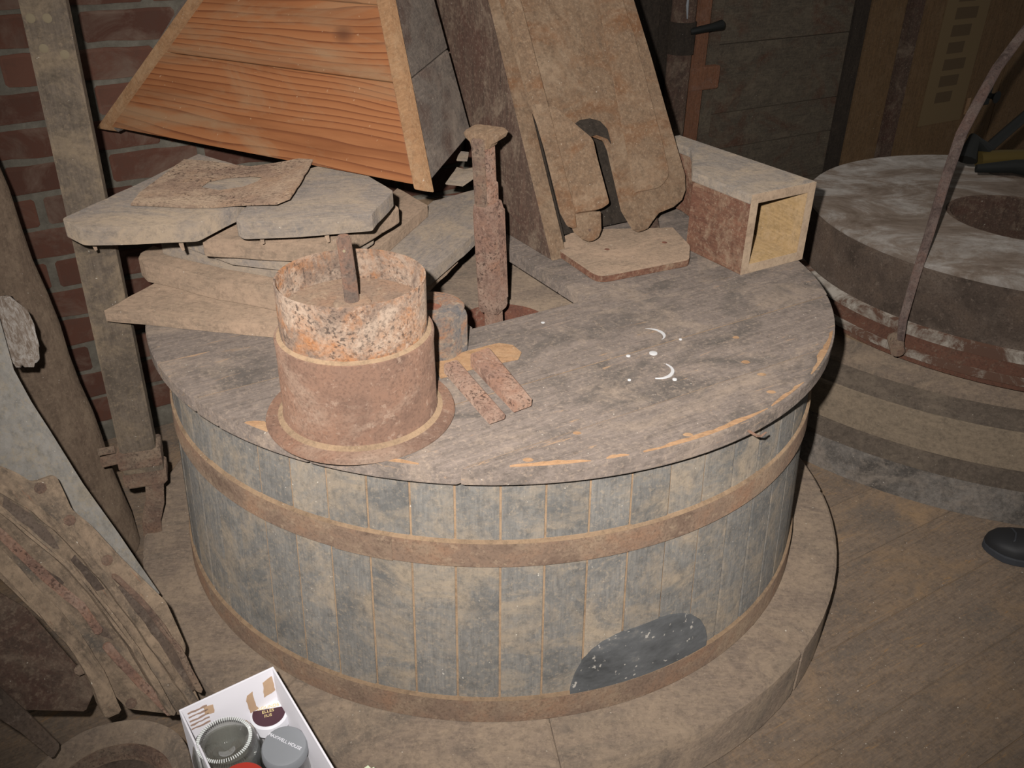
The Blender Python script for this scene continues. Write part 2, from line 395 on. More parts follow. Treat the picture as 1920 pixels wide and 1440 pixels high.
def arc_sector(r0, r1, z0, z1, a0, a1, n=3, r0t=None, r1t=None):
    """bm of a curved block; r0t, r1t radii at the top"""
    bm = bmesh.new(); r0t = r0 if r0t is None else r0t; r1t = r1 if r1t is None else r1t
    rows = []
    for i in range(n+1):
        a = a0 + (a1-a0)*i/n; c, s = math.cos(a), math.sin(a)
        rows.append([bm.verts.new((r*c, r*s, z)) for r, z in ((r0, z0), (r1, z0), (r1t, z1), (r0t, z1))])
    for i in range(n):
        for j in range(4): bm.faces.new((rows[i][j], rows[i][(j+1) % 4], rows[i+1][(j+1) % 4], rows[i+1][j]))
    bm.faces.new(rows[0]); bm.faces.new(rows[-1][::-1])
    bmesh.ops.recalc_face_normals(bm, faces=bm.faces[:])
    return bm

def bevel_sharp(bm, off):
    es = [e for e in bm.edges if len(e.link_faces) == 2 and e.calc_face_angle(0) > 0.7]
    bmesh.ops.bevel(bm, geom=es, offset=off, segments=1, affect='EDGES', clamp_overlap=True); return bm

def lettering(name, text, size, mw, mat, parent, ext=0.0004):
    cu = bpy.data.curves.new(name, 'FONT'); cu.body = text; cu.size = size; cu.extrude = ext
    cu.align_x = 'CENTER'; cu.align_y = 'CENTER'
    tmp = bpy.data.objects.new('tmp', cu); COL.objects.link(tmp)
    dg = bpy.context.evaluated_depsgraph_get(); me = bpy.data.meshes.new_from_object(tmp.evaluated_get(dg))
    bpy.data.objects.remove(tmp); me.materials.clear(); me.materials.append(M[mat])
    o = bpy.data.objects.new(name, me); COL.objects.link(o); place(o, parent, mw); return o

# ------------------------------------------------------------------ setting: floor, brick wall, partition, door
flo = prism('floor', [(-2.6, -2.4), (4.6, -2.4), (4.6, 1.45), (-2.6, 1.45)], -0.06, -0.006, 'joint', None, BF, 0); tag(flo, kind='structure')
k = 0; t = -0.89 - 0.17*8
while t < 1.4:
    s = -2.55 + 0.37*(k % 4)
    bounds = [-2.55, s + 1.3 + 0.2*(k % 3), 4.5]
    for a, b in zip(bounds[:-1], bounds[1:]):
        box('plank', a+0.0015, b-0.0015, t+0.001, t+0.169, -0.02, 0.0 - random.uniform(0, 0.0025), 'floor', flo, BF, 0.002)
    t += 0.17; k += 1

WT = 0.88
wall = box('wall_back', -1.9, 0.95, WT+0.010, WT+0.16, 0, 1.75, 'mortar', None, BF, 0); tag(wall, kind='structure')
COURSE = 0.0832; z = 0.642 - 7*COURSE; row = 0
brick_meshes = {}
def brick(s0, s1, z0):
    ln = round(s1-s0, 3)
    if ln not in brick_meshes:
        vs = []
        for _ in range(3):
            bm = prism_bm(subdiv([(0, 0), (ln, 0), (ln, COURSE-0.016), (0, COURSE-0.016)], 0.045, 0.0035), 0, 0.05, 0.006)
            bmesh.ops.recalc_face_normals(bm, faces=bm.faces[:])
            me = bpy.data.meshes.new('brick'); bm.to_mesh(me); bm.free(); me.materials.append(M['brick']); vs.append(me)
        brick_meshes[ln] = vs
    o = bpy.data.objects.new('brick', random.choice(brick_meshes[ln])); COL.objects.link(o)
    mw = fr(B(s0, WT+0.045+random.uniform(-0.004, 0.003), z0+0.008), UX, ZX)
    place(o, wall, mw)
while z < 1.66:
    hd = row % 2
    s = -1.86 + (0.0 if hd else 0.06) + random.uniform(-0.02, 0.02)
    while s < 0.9:
        r = random.random()
        ln = (0.108 if r < 0.35 else 0.222) if hd else (0.222 if r < 0.85 else 0.108)
        brick(s+0.008, min(s+ln, 0.94), z); s += ln + 0.013
    z += COURSE; row += 1

PT = 1.15
part = box('wall_partition', 0.4, 4.4, PT+0.012, PT+0.05, 0, 1.7, 'darkwood', None, BF, 0); part.name = 'wall_right'; WORLD['wall_right'] = BF; tag(part, kind='structure')
for z0, z1 in ((0.02, 0.26), (0.26, 0.453), (0.453, 0.60), (0.60, 0.865), (0.865, 1.12), (1.12, 1.38), (1.38, 1.68)):
    box('plank', 1.66, 2.40, PT-0.004, PT+0.012, z0+0.002, z1-0.002, 'partition', part, BF, 0.002)
box('stile', 1.608, 1.662, PT-0.014, PT+0.012, 0, 1.68, 'partition', part, BF, 0.003)
box('stile', 2.40, 2.492, PT-0.014, PT+0.012, 0, 1.68, 'darkwood', part, BF, 0.003)
for s0, s1, m in ((0.45, 0.80, 'darkwood'), (0.80, 1.15, 'partition'), (1.15, 1.36, 'darkwood')):
    box('plank', s0+0.002, s1-0.002, PT-0.006, PT+0.012, 0, 1.68, m, part, BF, 0.002)
box('plank', 2.915, 3.60, PT-0.008, PT+0.012, 0.0, 1.68, 'tanboard', part, BF, 0.002)
box('plank', 3.603, 4.35, PT-0.008, PT+0.012, 0.0, 1.68, 'tanboard', part, BF, 0.002)
door = box('door_1', 2.505, 2.735, PT-0.010, PT+0.012, 0.01, 1.68, 'tanboard', None, BF, 0.003); tag(door, kind='structure')
box('trim_1', 2.755, 2.83, PT-0.03, PT+0.012, 0, 1.68, 'trunk', None, BF, 0.003)['kind'] = 'structure'
box('trim_2', 2.835, 2.905, PT-0.020, PT+0.012, 0, 1.68, 'tanboard', None, BF, 0.003)['kind'] = 'structure'
post_o = thing('conduit_post', 'slim orange-brown upright with a collar standing before the boarded partition', 'post', B(1.55, PT-0.03, 0))
box('upright', 1.502, 1.568, PT-0.05, PT-0.008, 0, 1.62, 'orangepost', post_o, BF, 0.006)
box('collar', 1.490, 1.64, PT-0.058, PT-0.02, 0.715, 0.80, 'orangepost', post_o, BF, 0.006)
pipe = thing('drain_pipe', 'dark flaking vertical pipe with a white-spotted joint left of the orange-brown upright', 'pipe', B(1.42, PT-0.06, 0))
tube('pipe_shaft', [B(1.425, PT-0.055, 0.0), B(1.425, PT-0.055, 1.6)], 0.045, 'trunk', pipe)
tube('joint_sleeve', [B(1.425, PT-0.055, 0.86), B(1.425, PT-0.055, 0.97)], 0.051, 'darkwood', pipe)
tube('stop_tap', [B(1.425, PT-0.10, 0.94), B(1.50, PT-0.13, 0.955), B(1.545, PT-0.13, 0.96)], [0.012, 0.014, 0.018], 'black', pipe)
tube('paint_splash', [B(1.400, PT-0.099, 1.06), B(1.398, PT-0.1005, 1.03), B(1.402, PT-0.103, 0.985)], [0.003, 0.005, 0.002], 'plastic', pipe, seg=8)
notice = thing('paper_notice', 'browned paper notice pinned to the tan boards behind the right millstone', 'notice', B(3.17, PT-0.009, 0.40))
box('sheet', 3.01, 3.33, PT-0.0125, PT-0.0085, 0.40, 1.1, 'paper', notice, BF, 0)
for i in range(7):
    zz = 0.50 + i*0.075
    box('printed_block', 3.09, 3.21 + 0.02*(i % 3), PT-0.0132, PT-0.0126, zz, zz+0.05, 'ink', notice, BF, 0)
lock = thing('door_latch', 'small dark latch knob on the tan boards beside the bail iron', 'latch', B(3.49, PT-0.02, 0.5))
tube('knob', [B(3.50, PT-0.008, 0.50), B(3.50, PT-0.05, 0.50), B(3.50, PT-0.07, 0.50)], [0.012, 0.014, 0.03], 'black', lock)
box('latch_plate', 3.46, 3.54, PT-0.014, PT-0.008, 0.45, 0.55, 'black', lock, BF, 0.003)
box('keeper', 3.345, 3.375, PT-0.018, PT-0.0126, 0.42, 0.50, 'chip', lock, BF, 0.003)

# ------------------------------------------------------------------ the wooden tub on its curb
ZT, ZB = 0.641, 0.130
RT, RB_ = 0.670, 0.698
def rad(z): return RB_ + (RT-RB_)*(z-ZB)/(ZT-ZB)
curb = thing('tub_curb', 'dusty low wooden curb ring under the grey staved tub', 'curb')
A0 = math.radians(-81.7)
for i in range(9):
    a = A0 + i*2*PI/9
    bm = bevel_sharp(arc_sector(0.56, 0.806, 0.0, 0.127, a+0.0012, a+2*PI/9-0.0012, 10), 0.007)
    o = finish('curb_segment', bm, 'curb', curb); shade(o, 25)
tub = thing('millstone_tub', 'large grey staved round tub with two rusty iron hoops', 'tub', (0, 0, 0.127))
lathe('inner_casing', [(rad(ZB)-0.034, ZB), (rad(ZB)-0.0035, ZB), (rad(ZT)-0.0035, ZT-0.002), (rad(ZT)-0.034, ZT-0.002), (rad(ZB)-0.034, ZB)], 'joint', tub, seg=120)
NS = 60
for i in range(NS):
    a = math.radians(-89) + i*2*PI/NS; g = 0.0028
    off = random.uniform(-0.0012, 0.0012)
    bm = bevel_sharp(arc_sector(rad(ZB)-0.012, rad(ZB)+off, ZB, ZT, a+g, a+2*PI/NS-g, 3, rad(ZT)-0.012, rad(ZT)+off), 0.0014)
    o = finish('stave', bm, 'stave', tub); shade(o, 20)
for z0, z1, th in ((0.470, 0.515, 0.0055), (0.130, 0.180, 0.0055)):
    lathe('hoop', [(rad(z0), z0), (rad(z0)+th, z0+0.001), (rad(z1)+th, z1-0.001), (rad(z1)+0.0005, z1), (rad(z1)-0.003, z1), (rad(z0)-0.003, z0), (rad(z0), z0)], 'hoop', tub, seg=160, wob=0.0)
for z1 in (0.515, 0.180):
    lathe('dust_line', [(rad(z1)-0.002, z1+0.0002), (rad(z1)+0.0052, z1+0.0002), (rad(z1)+0.0006, z1+0.0045), (rad(z1)-0.002, z1+0.0045), (rad(z1)-0.002, z1+0.0002)], 'joint', tub, seg=160, wob=0.002)
bm = arc_sector(rad(0.49)+0.004, rad(0.49)+0.0075, 0.4695, 0.5155, math.radians(-112), math.radians(-103.5), 6)
finish('hoop_lap', bm, 'hoop', tub)
# dark patch let into the staves
PATCH = [(-1.3768, 0.176, 0.179), (-1.3738, 0.176, 0.1968), (-1.364, 0.176, 0.224), (-1.3459, 0.176, 0.2508), (-1.3218, 0.176, 0.271), (-1.2943, 0.176, 0.2839), (-1.259, 0.176, 0.2926), (-1.2225, 0.176, 0.2976), (-1.1846, 0.176, 0.2992), (-1.1456, 0.176, 0.3011), (-1.1043, 0.176, 0.2989), (-1.06, 0.176, 0.2889), (-1.0272, 0.176, 0.2743), (-0.9978, 0.176, 0.254), (-0.978, 0.176, 0.2288), (-0.9678, 0.176, 0.2041), (-0.9663, 0.176, 0.1825), (-0.9778, 0.176, 0.179)]
bm = bmesh.new(); rows = []
for (a, z0, z1) in PATCH:
    col_ = []
    for q in range(5):
        zz = z0 + (z1-z0)*q/4
        for rr in (rad(zz)-0.002, rad(zz)+0.0045): col_.append(bm.verts.new((rr*math.cos(a), rr*math.sin(a), zz)))
    rows.append(col_)
for A, Bq in zip(rows[:-1], rows[1:]):
    for q in range(4):
        bm.faces.new((A[2*q+1], Bq[2*q+1], Bq[2*q+3], A[2*q+3])); bm.faces.new((A[2*q], A[2*q+2], Bq[2*q+2], Bq[2*q]))
    bm.faces.new((A[0], Bq[0], Bq[1], A[1])); bm.faces.new((A[8], A[9], Bq[9], Bq[8]))
for c_, s_ in ((rows[0], 1), (rows[-1], -1)):
    for q in range(4): bm.faces.new((c_[2*q], c_[2*q+1], c_[2*q+3], c_[2*q+2])[::s_])
o = finish('dark_patch', bm, 'patch', tub); o['label'] = 'dark rounded patch low on the tub side'; shade(o, 40)

# stone inside the tub, seen through the gap in the lid
eye = Vector((0.022, 0.030))
st = thing('enclosed_millstone', 'dusty millstone inside the tub, seen through the gap in its lid', 'millstone', (0, 0, 0.13))
prof = [(0.60, 0.13), (0.60, 0.545), (0.592, 0.55)]
bm = prism_bm([(0.6*math.cos(2*PI*i/72), 0.6*math.sin(2*PI*i/72)) for i in range(72)], 0.13, 0.55, 0.004, [(eye.x+0.106*math.cos(2*PI*i/32), eye.y+0.106*math.sin(2*PI*i/32)) for i in range(32)])
finish('stone_body', bm, 'curb', st)
lathe('eye_lining', [(0.106, 0.30), (0.106, 0.548), (0.098, 0.548), (0.098, 0.30), (0.106, 0.30)], 'redrust', st, Matrix.Translation((eye.x, eye.y, 0)), seg=40)
lathe('eye_floor', [(0.0, 0.30), (0.0, 0.32), (0.106, 0.32), (0.106, 0.30), (0.0, 0.30)], 'darkwood', st, Matrix.Translation((eye.x, eye.y, 0)), seg=32)

# lid: front half in boards that run with the room
RL = 0.70
def clip_disc(t0, t1, s0=-9, s1=9, R=RL, n=150):
    pts = []
    for i in range(n):
        a = 2*PI*i/n; pts.append((R*math.cos(a), R*math.sin(a)))
    def cl(pts, ax, lim, sign):
        out = []
        for i in range(len(pts)):
            p, q = pts[i-1], pts[i]; dp, dq = sign*(p[ax]-lim), sign*(q[ax]-lim)
            if (dp >= 0) != (dq >= 0):
                f = dp/(dp-dq); out.append((p[0]+(q[0]-p[0])*f, p[1]+(q[1]-p[1])*f))
            if dq >= 0: out.append(q)
        return out
    for ax, lim, sg in ((1, t0, 1), (1, t1, -1), (0, s0, 1), (0, s1, -1)): pts = cl(pts, ax, lim, sg)
    return pts
LT = 0.672
lid = thing('tub_lid_front', 'front half of the weathered grey boarded lid on the tub', 'lid', (0, 0, ZT)); lid.name = 'tub_lid'; WORLD['tub_lid'] = WORLD['tub_lid_front']
prism('ledger', clip_disc(-0.66, -0.1865, R=0.690), ZT+0.0005, LT-0.0035, 'joint', lid, BF, 0)
ts = [-0.72, -0.579, -0.415, -0.247, -0.187]
for i, (a, b) in enumerate(zip(ts[:-1], ts[1:])):
    dz = (0.0, -0.0012, 0.0006, 0.0)[i]
    o = prism('lid_board', clip_disc(a+0.0014, b-0.0014), ZT, LT+dz, 'lid', lid, BF, 0.003, seg=2)
lidl = thing('tub_lid', 'grey lid section at the left rear of the tub, under the loose boards', 'lid', (-0.4, -0.1, ZT))
tl = [-0.184, -0.03, 0.14, 0.31, 0.5]
prism('ledger', clip_disc(-0.1855, 0.45, s1=-0.17, R=0.690), ZT+0.0005, LT-0.004, 'joint', lidl, BF, 0)
for a, b in zip(tl[:-1], tl[1:]):
    prism('lid_board', clip_disc(a+0.0014, b-0.0014, s1=-0.15), ZT, LT-0.001, 'lid', lidl, BF, 0.003)
lidr = thing('tub_lid', 'grey lid section at the right rear of the tub, under the wooden spout', 'lid', (0.35, 0.2, ZT))
prism('ledger', clip_disc(-0.18, 0.5, s0=0.14, R=0.672), ZT+0.0005, LT-0.004, 'joint', lidr, BF, 0)
for a, b in ((-0.184, -0.075), (-0.075, 0.10), (0.10, 0.30), (0.30, 0.52)):
    prism('lid_board', clip_disc(a+0.0014, b-0.0014, s0=0.114), ZT, LT-0.001, 'lid', lidr, BF, 0.003)
# paint drips and scars on the lid belong to its front boards
def ringmark(cx, cy_, r, a0, a1, w_, name='paint_mark'):
    pts = []
    n = 12
    for i in range(n+1):
        a = a0 + (a1-a0)*i/n; pts.append((cx+(r)*math.cos(a), cy_+(r)*math.sin(a)))
    for i in range(n, -1, -1):
        a = a0 + (a1-a0)*i/n; ww = w_*math.sin(PI*i/n); pts.append((cx+(r-ww)*math.cos(a), cy_+(r-ww)*math.sin(a)))
    return prism(name, pts[:n+1]+pts[n+2:-1], LT-0.001, LT+0.0010, 'paint', lid, None, 0)
ringmark(*(0.2989, -0.2677), 0.026, math.radians(-55), math.radians(110), 0.007)
ringmark(*(0.2869, -0.4041), 0.030, math.radians(-105), math.radians(50), 0.006)
for (x, y, r) in [(0.2904, -0.3405, 0.0075), (0.2435, -0.3509, 0.004), (0.3502, -0.2851, 0.003), (0.2337, -0.4381, 0.003), (0.3122, -0.4361, 0.004), (0.0961, -0.2164, 0.004)]:
    lathe('paint_spot', [(0, LT-0.002), (0, LT+0.0013), (r*0.6, LT+0.0012), (r, LT+0.0005), (r, LT-0.002)], 'paint', lid, Matrix.Translation((x, y, 0)), seg=12)
for (x, y, r) in [(0.4672, -0.4188, 0.006), (0.4674, -0.4791, 0.006), (0.4508, -0.3723, 0.005), (0.3018, -0.6094, 0.006), (0.0517, -0.6766, 0.006), (0.1301, -0.6049, 0.005), (0.4567, -0.2758, 0.004)]:
    lathe('nail_scar', [(0, LT-0.002), (0, LT+0.0012), (r*0.7, LT+0.001), (r*1.2, LT-0.002)], 'chip', lid, Matrix.Translation((x, y, 0)) @ Matrix.Diagonal((1.6, 1, 1, 1)), seg=9)
def worn(a0, a1, wmax, seed):
    rnd = random.Random(seed); n = max(6, int((a1-a0)*RL/0.012)); o_, i_ = [], []
    for q in range(n+1):
        a = a0 + (a1-a0)*q/n; ww = wmax*math.sin(PI*min(1, max(0.02, q/n)))**0.6*rnd.uniform(0.45, 1.0)
        o_.append((0.6955*math.cos(a), 0.6955*math.sin(a))); i_.append(((0.6945-ww)*math.cos(a), (0.6945-ww)*math.sin(a)))
    prism('worn_edge', o_ + i_[::-1], LT-0.002, LT+0.0009, 'chip', lid, None, 0)
for q, (a0, a1, wm) in enumerate(((-88, -78, 0.012), (-76, -73, 0.008), (-71, -50, 0.011), (-49, -40, 0.008), (-37, -21, 0.013), (-124, -120, 0.02), (-108, -99, 0.007))):
    worn(math.radians(a0), math.radians(a1), wm, q)
nx_, ny_ = (0.4128, -0.582)
nv = Vector((nx_, ny_, 0)).normalized(); tv = Vector((-nv.y, nv.x, 0)); nb = Vector((nx_, ny_, 0.656)) + nv*0.002
tube('bent_nail', [nb - nv*0.012, nb + nv*0.006, nb + nv*0.010 + tv*0.006, nb + nv*0.010 + tv*0.016 + Vector((0, 0, 0.003))], [0.0022, 0.0022, 0.002, 0.0014], 'potlow', lid, seg=8)
chipb = prism('wooden_batten', [(p[0], p[1]) for p in [(-0.1062, -0.3743), (0.0102, -0.3083), (0.0365, -0.3166), (0.0514, -0.3435), (0.045, -0.3698), (-0.0321, -0.4032), (-0.0896, -0.4389)]], LT+0.0005, LT+0.0045, 'chip', None, None, 0.0015, jit=0.0015, step=0.02)
tag(chipb, 'thin pale split batten lying on the lid under the two wedges', 'batten')

# ------------------------------------------------------------------ rusty pot, rod, wedges, bush, bar
PX, PY = -0.21, -0.543
pot = thing('iron_pot', 'stepped rusty iron pot with a flanged foot on the tub lid', 'pot', (PX, PY, LT))
MP = Matrix.Translation((PX, PY, 0))
lathe('flange', [(0.10, LT+0.0007), (0.148, LT+0.0007), (0.149, LT+0.004), (0.147, LT+0.009), (0.128, LT+0.0115), (0.118, LT+0.013), (0.10, LT+0.013), (0.10, LT+0.0007)], 'potlow', pot, MP, seg=80)
lathe('dust_fillet', [(0.121, LT+0.0115), (0.1295, LT+0.0115), (0.127, LT+0.0132), (0.1225, LT+0.0165), (0.121, LT+0.0165), (0.121, LT+0.0115)], 'joint', pot, MP, seg=64)
lathe('lower_drum', [(0.105, LT+0.012), (0.1235, LT+0.012), (0.1205, LT+0.020), (0.1195, 0.80), (0.1205, 0.8165), (0.1195, 0.8195), (0.1085, 0.8205), (0.105, 0.8205), (0.105, LT+0.012)], 'potlow', pot, MP, seg=80, wob=0.006)
lathe('upper_drum', [(0.1095, 0.818), (0.1105, 0.83), (0.1107, 0.902), (0.1105, 0.9065), (0.1080, 0.9065), (0.1075, 0.90), (0.1075, 0.818), (0.1095, 0.818)], 'pot', pot, MP, seg=80, wob=0.012)
lathe('dust_ledge', [(0.1085, 0.8200), (0.1165, 0.8200), (0.1145, 0.8215), (0.1095, 0.8235), (0.1085, 0.8245), (0.1085, 0.8200)], 'joint', pot, MP, seg=64)
lathe('inner_floor', [(0.0, 0.845), (0.0, 0.853), (0.06, 0.854), (0.107, 0.858), (0.107, 0.845), (0.0, 0.845)], 'hoop', pot, MP, seg=48)
lathe('hub', [(0.009, 0.852), (0.028, 0.852), (0.028, 0.864), (0.024, 0.868), (0.009, 0.868)], 'hoop', pot, MP, seg=32)
box('bridge_bar', PX+0.0, PX+0.1, PY-0.014, PY+0.010, 0.853, 0.862, 'pot', pot, None, 0.002)
rd = tube('spindle_rod', [(PX, PY, 0.853), (PX-0.001, PY-0.001, 0.90), (PX-0.004, PY-0.003, 0.962), (PX-0.0045, PY-0.003, 0.970)], [0.0112, 0.0110, 0.0106, 0.008], 'rod', pot, seg=20)
tube('pin_hole', [(PX-0.003, PY-0.0145, 0.951), (PX-0.003, PY-0.0128, 0.951)], 0.0022, 'lichen', rd, seg=10)

def wedge(pts, z0, th0, th1, lab):
    a, b, c, d = [Vector((*p, 0)) for p in pts]      # far left, far right, near right, near left
    q = [(*p, z0) for p in pts] + [(pts[0][0], pts[0][1], z0+th0), (pts[1][0], pts[1][1], z0+th0), (pts[2][0], pts[2][1], z0+th1), (pts[3][0], pts[3][1], z0+th1)]
    org = a.lerp(c, 0.5); mw = fr((org.x, org.y, z0), (d-a), z=(0, 0, 1)); inv = mw.inverted()
    h = hexa('iron_wedge', [inv @ Vector(p) for p in q], 'damsel', None, mw, 0.003)
    return tag(h, lab, 'wedge', 'rusty wedges on the lid')
wedge([(-0.0852, -0.4263), (-0.0611, -0.413), (0.0205, -0.5745), (-0.0061, -0.5917)], LT+0.0048, 0.022, 0.011, 'rusty iron wedge on the lid, nearer the stepped pot')
wedge([(-0.0402, -0.4033), (-0.0071, -0.3776), (0.0638, -0.5356), (0.0326, -0.5569)], LT+0.0048, 0.028, 0.016, 'rusty iron wedge on the lid, farther from the stepped pot')

bu = thing('iron_bush', 'short broken blue and orange rusted iron bush behind the pot', 'bush', (-0.112, -0.32, LT))
MBu = Matrix.Translation((-0.112, -0.322, 0))
lathe('bush_body', [(0.022, LT+0.001), (0.062, LT+0.001), (0.0635, 0.70), (0.061, 0.735), (0.062, 0.755), (0.052, 0.760), (0.022, 0.758), (0.022, LT+0.001)], 'bush', bu, MBu, seg=40, wob=0.05)
lathe('bush_plug', [(0.0, LT+0.002), (0.0, 0.752), (0.0215, 0.752), (0.0215, LT+0.002)], 'redrust', bu, MBu, seg=24)
bm = prism_bm(rounded([(-0.012, 0), (0.012, 0), (0.014, 0.075), (-0.010, 0.078)], 0.006), -0.006, 0.008, 0.003)
finish('broken_lug', bm, 'bush', bu, fr((-0.112+0.0585, -0.322-0.012, LT+0.004), (0.2, -1, 0), (0, 0, 1)))

bar = thing('damsel_bar', 'upright stepped pitted-rust iron bar standing in the eye of the tub', 'iron bar', (0.012, 0.0, 0.32))
b0, b1 = Vector((0.012, 0.0, 0.32)), Vector((-0.0185, -0.040, 1.005))
ax = (b1-b0).normalized(); MBar = fr(b0, ax.cross(Vector((0.55, 1, 0)).cross(ax).normalized()).normalized(), z=ax)
def ring_block(name, secs, mat, mw=MBar, parent=bar):
    """secs: (height, half x, half y, shift x) rounded square sections"""
    bm = bmesh.new(); rings = []
    for h, hx, hy, sx in secs:
        c = 0.25
        pts = [(-hx, -hy*(1-c)), (-hx*(1-c), -hy), (hx*(1-c), -hy), (hx, -hy*(1-c)), (hx, hy*(1-c)), (hx*(1-c), hy), (-hx*(1-c), hy), (-hx, hy*(1-c))]
        rings.append([bm.verts.new((p[0]+sx, p[1], h)) for p in pts])
    for A, Bq in zip(rings[:-1], rings[1:]):
        for i in range(8): bm.faces.new((A[i], A[(i+1) % 8], Bq[(i+1) % 8], Bq[i]))
    bm.faces.new(rings[0][::-1]); bm.faces.new(rings[-1])
    return finish(name, bm, mat, parent, mw)
def Lz(z): return (z-0.32)/ax.z
ring_block('bar_foot', [(0.0, 0.016, 0.016, 0.002), (Lz(0.61), 0.016, 0.016, 0.002)], 'damsel')
ring_block('lower_block', [(Lz(0.607), 0.024, 0.022, 0.002), (Lz(0.615), 0.028, 0.024, 0.002), (Lz(0.83), 0.0285, 0.024, 0.002), (Lz(0.848), 0.025, 0.022, 0.001), (Lz(0.852), 0.018, 0.018, 0)], 'damsel')
box('raised_rib', -0.003, 0.024, -0.0275, -0.02, Lz(0.63), Lz(0.835), 'damsel', bar, MBar, 0.003)
ring_block('upper_block', [(Lz(0.848), 0.0185, 0.018, 0), (Lz(0.888), 0.0195, 0.018, 0), (Lz(0.893), 0.0155, 0.016, 0), (Lz(0.985), 0.0155, 0.016, 0)], 'damsel')
ring_block('bar_head', [(Lz(0.966), 0.019, 0.019, -0.002), (Lz(0.975), 0.0215, 0.024, 0.000), (Lz(0.980), 0.025, 0.034, 0.006), (Lz(0.989), 0.027, 0.038, 0.007), (Lz(0.995), 0.023, 0.034, 0.007)], 'spoutfront')
box('side_strip', -0.030, -0.019, -0.012, 0.014, Lz(0.85), Lz(0.985), 'iron', bar, MBar, 0.003)

# ------------------------------------------------------------------ leaning wooden spout on the lid
TZ, LEAN = LT, 0.56
def sh(s, t, z): return B(s, t + LEAN*(z-TZ), z)
spout = thing('grain_spout', 'tall dusty wooden grain spout leaning back on the right of the lid', 'spout', B(0.35, 0.1, TZ))
ZTOP = 1.50
def slab(name, s0, s1, t0, t1, z0, z1, mat, bev=0.002):
    p = [sh(s0, t0, z0), sh(s1, t0, z0), sh(s1, t1, z0), sh(s0, t1, z0), sh(s0, t0, z1), sh(s1, t0, z1), sh(s1, t1, z1), sh(s0, t1, z1)]
    mw = fr(B(s0, t0, z0), UX, NX); inv = mw.inverted()
    return hexa(name, [inv @ q for q in p], mat, spout, mw, bev)
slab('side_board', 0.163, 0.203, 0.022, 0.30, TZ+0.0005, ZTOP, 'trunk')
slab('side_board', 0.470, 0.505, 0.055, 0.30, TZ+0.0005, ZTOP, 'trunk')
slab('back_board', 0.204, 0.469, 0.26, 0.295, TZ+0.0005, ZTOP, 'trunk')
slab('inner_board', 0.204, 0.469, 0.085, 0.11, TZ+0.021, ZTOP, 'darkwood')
slab('edge_strip', 0.163, 0.203, 0.017, 0.0215, TZ+0.001, ZTOP, 'spoutfront', 0.001)
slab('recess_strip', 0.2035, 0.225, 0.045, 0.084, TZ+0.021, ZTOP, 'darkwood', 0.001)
# the front board with its arch, in its own leaning plane (x along s, y up the slope)
d_ = (NX*LEAN + ZX).normalized(); sl = math.sqrt(1+LEAN*LEAN)
FP0 = B(0.0, 0.0, 0.72)
MF = fr(FP0, UX, d_)                      # local z points out of the board, towards the camera
def fp(s, z): return (s, (z-0.72)*sl)
FRONT = [[(0.218, 0.775), (0.242, 0.765), (0.287, 0.894), (0.304, 0.91), (0.332, 0.913), (0.358, 0.902), (0.363, 0.882), (0.362, 0.759), (0.375, 0.73), (0.382, 0.717), (0.396, 0.709), (0.415, 0.712), (0.433, 0.724), (0.457, 0.738), (0.503, 0.744), (0.533, 0.755), (0.55, 0.773), (0.559, 0.804), (0.548, 0.933), (0.539, 1.056), (0.527, 1.17), (0.515, 1.322), (0.169, 1.326), (0.177, 1.186), (0.187, 0.987), (0.212, 0.876)]][0]
prism('front_board', [fp(*p) for p in FRONT], -0.020, 0.0, 'spoutfront', spout, MF, 0.0025, jit=0.0)
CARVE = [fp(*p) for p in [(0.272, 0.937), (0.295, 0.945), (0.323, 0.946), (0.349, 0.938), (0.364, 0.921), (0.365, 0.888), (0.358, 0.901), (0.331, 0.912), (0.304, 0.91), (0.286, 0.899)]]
prism('carved_groove_shade', CARVE, 0.0005, 0.003, 'darkwood', spout, MF, 0.001)  # raised dark plate paints the shade of a shallow carved groove
prism('left_rail', [fp(*p) for p in [(0.186, 0.775), (0.196, 0.748), (0.213, 0.74), (0.219, 0.775), (0.217, 0.891), (0.216, 0.979), (0.21, 1.184), (0.202, 1.345), (0.162, 1.346), (0.176, 1.186), (0.178, 0.993), (0.185, 0.895)]], 0.0, 0.016, 'spoutfront', spout, MF, 0.003)
prism('left_cheek', rounded([fp(*p) for p in [(0.218, 0.976), (0.302, 0.901), (0.301, 0.866), (0.305, 0.774), (0.28, 0.766), (0.219, 0.768), (0.219, 0.889)]], [0.004, 0.01, 0.01, 0.006, 0.01, 0.004, 0.002]), 0.0005, 0.026, 'spoutfront', spout, MF, 0.003)
prism('left_tongue', [fp(*p) for p in [(0.221, 0.772), (0.294, 0.764), (0.284, 0.729), (0.272, 0.715), (0.253, 0.71), (0.235, 0.718), (0.215, 0.738)]], -0.012, 0.005, 'spoutfront', spout, MF, 0.003)
prism('right_plate', rounded([fp(*p) for p in [(0.398, 0.787), (0.464, 0.787), (0.504, 0.806), (0.503, 0.898), (0.494, 1.096), (0.484, 1.172), (0.478, 1.301), (0.411, 1.302), (0.421, 1.175), (0.406, 0.946)]], [0, 0.01, 0.025, 0, 0, 0, 0, 0, 0, 0.01]), 0.0005, 0.012, 'spoutfront', spout, MF, 0.002)
for x, y in [(0.25, 0.732), (0.197, 0.878), (0.208, 0.793), (0.178, 1.065)][:2]:
    lathe('nail_head', [(0, 0.004), (0, 0.008), (0.003, 0.007), (0.0038, 0.004)], 'iron', spout, MF @ Matrix.Translation((fp(x, y)[0], fp(x, y)[1], 0.0)), seg=8)
